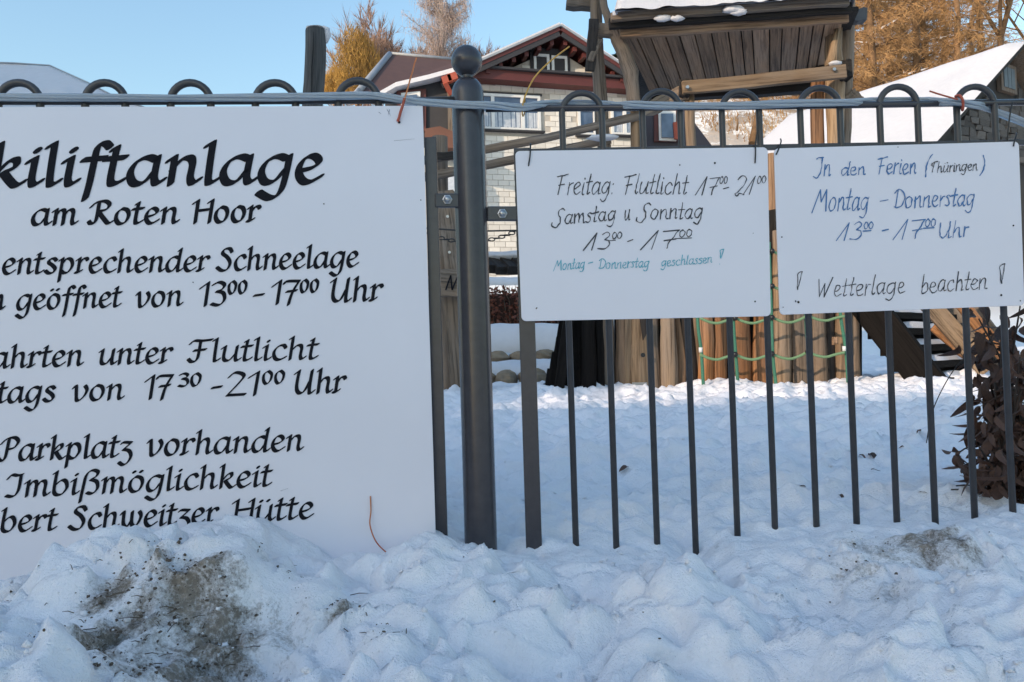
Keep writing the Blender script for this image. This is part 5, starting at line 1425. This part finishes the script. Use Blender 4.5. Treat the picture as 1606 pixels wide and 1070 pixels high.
# birch: straight stem, rising limbs, hanging twigs
def birch(loc, H, label):
    t = thing('birch_tree', loc, label, 'tree', GL); o = Vector(loc); tr = MB(); cr_ = Twigs()
    pts = [o + Z * (H * k / 9) + Vector((rt_.uniform(-.07, .07), rt_.uniform(-.05, .05), 0)) for k in range(10)]
    tr.tube(pts, [.15 - .014 * k for k in range(10)], 8, False)
    for i in range(80):
        f = rt_.uniform(.28, .98); b = pts[0].lerp(pts[-1], f); a = rt_.uniform(0, 6.28); L = 2.5 * (1.15 - f) ** .6 * rt_.uniform(.6, 1.1)
        d = Vector((math.cos(a) * .62, math.sin(a) * .62, .8)).normalized(); m_ = b + d * L * .6; e = m_ + (d + Vector((d.x, d.y, -.5)) * .5) * L * .45
        tr.tube([b, m_, e], [.04 * (1.2 - f), .022, .008], 4, False)
        for k in range(60):
            q = rt_.uniform(.2, 1); p = b.lerp(m_, q * 1.6) if q < .6 else m_.lerp(e, (q - .6) * 2.5)
            dd = (d * .5 + rv(.7)).normalized() * rt_.uniform(.2, .5); g = p + dd; cr_.tri(p, g, .022)
            h = g + Vector((rt_.uniform(-.15, .15), rt_.uniform(-.15, .15), -rt_.uniform(.2, .7))); cr_.tri(g, h, .018)
            h = g + rv(.35); cr_.tri(g, h, .018)
    tr.build('trunk', M['birchbark'], t, org=o); cr_.build('crown', M['birch'], t, o)
birch(atz(697, 230, 38), 9.6, 'tall pale birch rising out of the picture between pole and ball topped post')
# conifer tops: dark one peeping over the house
def conifer(loc, H, R_, label):
    t = thing('conifer', loc, label, 'tree'); o = Vector(loc); cr_ = Twigs()
    for i in range(2600):
        f = rt_.random() ** .7; r = R_ * (1 - f) * (.5 + .5 * abs(math.sin(f * 26))) * rt_.random() ** .4; a = rt_.uniform(0, 6.28)
        p = o + Vector((math.cos(a) * r, math.sin(a) * r, H * f)); d = Vector((math.cos(a), math.sin(a), -.15)) * .28; cr_.tri(p, p + d + rv(.08), .09)
    MB().tube([o, o + Z * H * .95], [.12, .02], 6, False).build('trunk', M['larchbark'], t, org=o)
    cr_.build('crown', plain('dark_needles', (.035, .05, .02), (.02, .03, .015), attr=False), t, o)
conifer(P(970, 175, 40), 2.9, .8, 'dark green conifer top between the house roof and crooked tower post')
# undergrowth: dead bracken and grass with saplings on the lit hillside
mbt = Twigs()
for _ in range(16000):
    Y = rt_.uniform(27, 58); X = Y * rt_.uniform(.17, .72)
    if N.noise(Vector((X * .35, Y * .35, 3))) < -.02: continue
    z = ground(X, Y); h = rt_.uniform(.12, .55)
    mbt.tri(Vector((X, Y, z - .05)), Vector((X + rt_.uniform(-.25, .25), Y + rt_.uniform(-.2, .2), z + h)), .05)
ug = mbt.build('undergrowth', bark('dry_grass', (.42, .26, .10), (.20, .11, .05), .7), None, Vector((15, 40, 10)))
tag(ug, 'dry golden grass and bracken poking out of the snow on the hillside', kind='stuff')
lg = M['larchbark']
for i, (px, Y, lab) in enumerate([(1187, 30, 'slanting sunlit log leaning on the hillside seen between two hoops'), (1232, 32, 'dark short stump on the hillside left of the barn roof'), (1152, 36, 'thin sapling stem on the snowy hillside left of the slanting log')]):
    q = at(px, Y) if i else P(1180, 224, 30)
    if i == 0: o = MB().tube([P(1180, 226, 30), P(1191, 168, 30.6)], [.16, .12], 8).build('leaning_log', lg)
    elif i == 1: o = MB().tube([P(1235, 216, 31), P(1235, 188, 31)], [.2, .16], 8).build('tree_stump', M['wood_d'])
    else: o = MB().tube([P(1156, 205, 34), P(1157, 186, 34)], [.05, .03], 6).build('sapling', lg)
    tag(o, lab, ['log', 'stump', 'sapling'][i])
# ------------------------------------------------------------------ withered shrub right behind the fence
sh0 = Vector((P(1590, 820, 2.24).x, 2.24, 1.0))
sh = thing('withered_shrub', sh0, 'withered shrub full of dark curled brown leaves behind the right end of the fence', 'shrub')
M['deadleaf'] = plain('withered_leaf', (.12, .062, .042), (.055, .03, .023), rough=.7, scale=30, bmp=.4, var=.35)
M['twig'] = plain('shrub_twig', (.05, .035, .028), rough=.8)
def leaf_mesh(curl, fold, L=1.0, W=.27):
    vs = []; fs = []; n = 6
    for i in range(n + 1):
        t = i / n; w = W * math.sin(math.pi * min(1, t * .95 + .03)) ** .8 * (1 - .35 * t); z = -curl * t * t + .05 * math.sin(t * 7); y = t * L * (1 - .2 * curl * t)
        vs += [(-w, y, z + fold * w), (0, y, z), (w, y, z + fold * w * .8)]
    for i in range(n):
        b = i * 3; fs += [(b, b + 1, b + 4, b + 3), (b + 1, b + 2, b + 5, b + 4)]
    return MB().add(vs, fs, smooth=True).mesh('leaf', M['deadleaf'], Vector((0, 0, 0)))
lms = [leaf_mesh(.5, .5), leaf_mesh(.9, .9), leaf_mesh(.3, .35), leaf_mesh(1.2, .8, 1, .2)]
stems = []
rs2 = random.Random(5)
targets = [(1535, 500), (1548, 560), (1545, 480), (1570, 520), (1600, 480), (1620, 540), (1590, 600), (1548, 640), (1555, 660), (1535, 700), (1550, 730), (1600, 700), (1640, 620), (1560, 600), (1650, 500), (1580, 760), (1610, 780), (1545, 775), (1600, 640), (1640, 720), (1575, 560), (1552, 590), (1600, 560)]
for (a, b) in targets:
    e = P(a, b, rs2.uniform(2.12, 2.38)); o_ = sh0 + Vector((rs2.uniform(-.06, .10), rs2.uniform(-.08, .08), 0))
    m_ = o_.lerp(e, .5) + Vector((rs2.uniform(0, .06), rs2.uniform(-.03, .03), .05))
    pts = cr([o_, m_, e], 5); stems.append(pts)
    MB().tube(pts, [.006 - .004 * k / (len(pts) - 1) for k in range(len(pts))], 6).build('stem', M['twig'], sh)
for (a, b, c_, d_) in ((1540, 592, 1462, 640), (1535, 700, 1497, 716), (1540, 780, 1492, 768), (1545, 772, 1500, 762), (1530, 560, 1465, 592)):
    q = P(a, b, 2.3); r_ = P(c_, d_, 2.25); pts = cr([q, q.lerp(r_, .5) + Z * .01, r_], 5)
    if a == 1540 and b == 592 or a == 1530: continue
    MB().tube(pts, .0022, 5).build('stem', M['twig'], sh)
MB().tube(cr([P(1530, 545, 2.5), P(1500, 575, 2.5), P(1478, 610, 2.5), P(1461, 650, 2.5), P(1453, 695, 2.5)], 5), .0016, 5).build('stem', M['twig'], sh)
for i in range(285):
    st_ = rs2.choice(stems); q = rs2.uniform(.30, 1); k = min(len(st_) - 1, int(q * len(st_))); p = st_[k] + Vector((rs2.gauss(0, .022), abs(rs2.gauss(0, .03)), rs2.gauss(0, .02)))
    if i > 215: p = P(rs2.uniform(1548, 1650), rs2.uniform(680, 825), rs2.uniform(2.11, 2.35))
    o = bpy.data.objects.new('leaf', rs2.choice(lms)); link(o, sh, p); s = rs2.uniform(.042, .085); o.scale = (s * .95, s, s)
    o.rotation_euler = (rs2.uniform(-2.2, -1.1), rs2.uniform(-.6, .6), rs2.uniform(0, 6.28))
ml = MB()
for i in range(620):
    st_ = rs2.choice(stems); q = rs2.uniform(.15, 1); k = min(len(st_) - 1, int(q * len(st_))); p = st_[k] + Vector((rs2.gauss(.01, .03), rs2.gauss(.02, .05), rs2.gauss(0, .025)))
    if i % 3 == 0: p = P(rs2.uniform(1545, 1660), rs2.uniform(640, 828), rs2.uniform(2.12, 2.4))
    me = rs2.choice(lms); s = rs2.uniform(.035, .07); Mx = Matrix.Translation(p) @ Euler((rs2.uniform(-2.2, -1.1), rs2.uniform(-.6, .6), rs2.uniform(0, 6.28))).to_matrix().to_4x4() @ Matrix.Scale(s, 4)
    ml.add([v.co.copy() for v in me.vertices], [tuple(f.vertices) for f in me.polygons], Mx, smooth=True)
ml.build('leaves', M['deadleaf'], sh, kind='stuff')
for (x, y, s, rx) in ((1497, 714, .05, -1.7), (1510, 722, .065, -2.2), (1520, 628, .045, -1.9)):
    o = bpy.data.objects.new('leaf', lms[0]); link(o, sh, P(x, y, 2.22)); o.scale = (s, s, s); o.rotation_euler = (rx, .2, rs2.uniform(-.8, .8) + 3.1)
# dead leaves lying on the snow
def on_snow(px, py):
    d = ray(px, py); t = 2.1
    while t < 9 and (CAM + d * t).z > ground((CAM + d * t).x, (CAM + d * t).y): t += .01
    return CAM + d * t
LL = [(1437, 683, .07, 'curled dead leaf standing up on the snow near the third bar from the shrub'), (1362, 716, .055, 'larger of two dead leaves lying side by side on the snow'), (1348, 717, .035, 'smaller of two dead leaves lying side by side on the snow'), (1418, 703, .03, 'flat dead leaf on the snow right of the leaf pair'), (1366, 740, .035, 'tiny dead leaf on the snow below the leaf pair'),
      (1264, 766, .045, 'thin dead leaf on the snow beside the bar under the right whiteboard'), (1316, 780, .025, 'smallest dark leaf scrap on the snow left of the leaf pair'), (1455, 777, .045, 'dead leaf caught at a bar near the snow, left of the shrub'), (985, 735, .045, 'dark brown leaf sunk into the snow under the left whiteboard')]
for (x, y, s, lab) in LL:
    q = on_snow(x, y); o = bpy.data.objects.new('dead_leaf', rs2.choice(lms)); link(o, None, q + Z * .006); o.scale = (s * 1.2, s, s)
    o.rotation_euler = ((1.0 if 'standing' in lab else .15), rs2.uniform(-.3, .3), rs2.uniform(0, 6.28)); tag(o, lab, 'leaf', 'dead leaves on the snow')
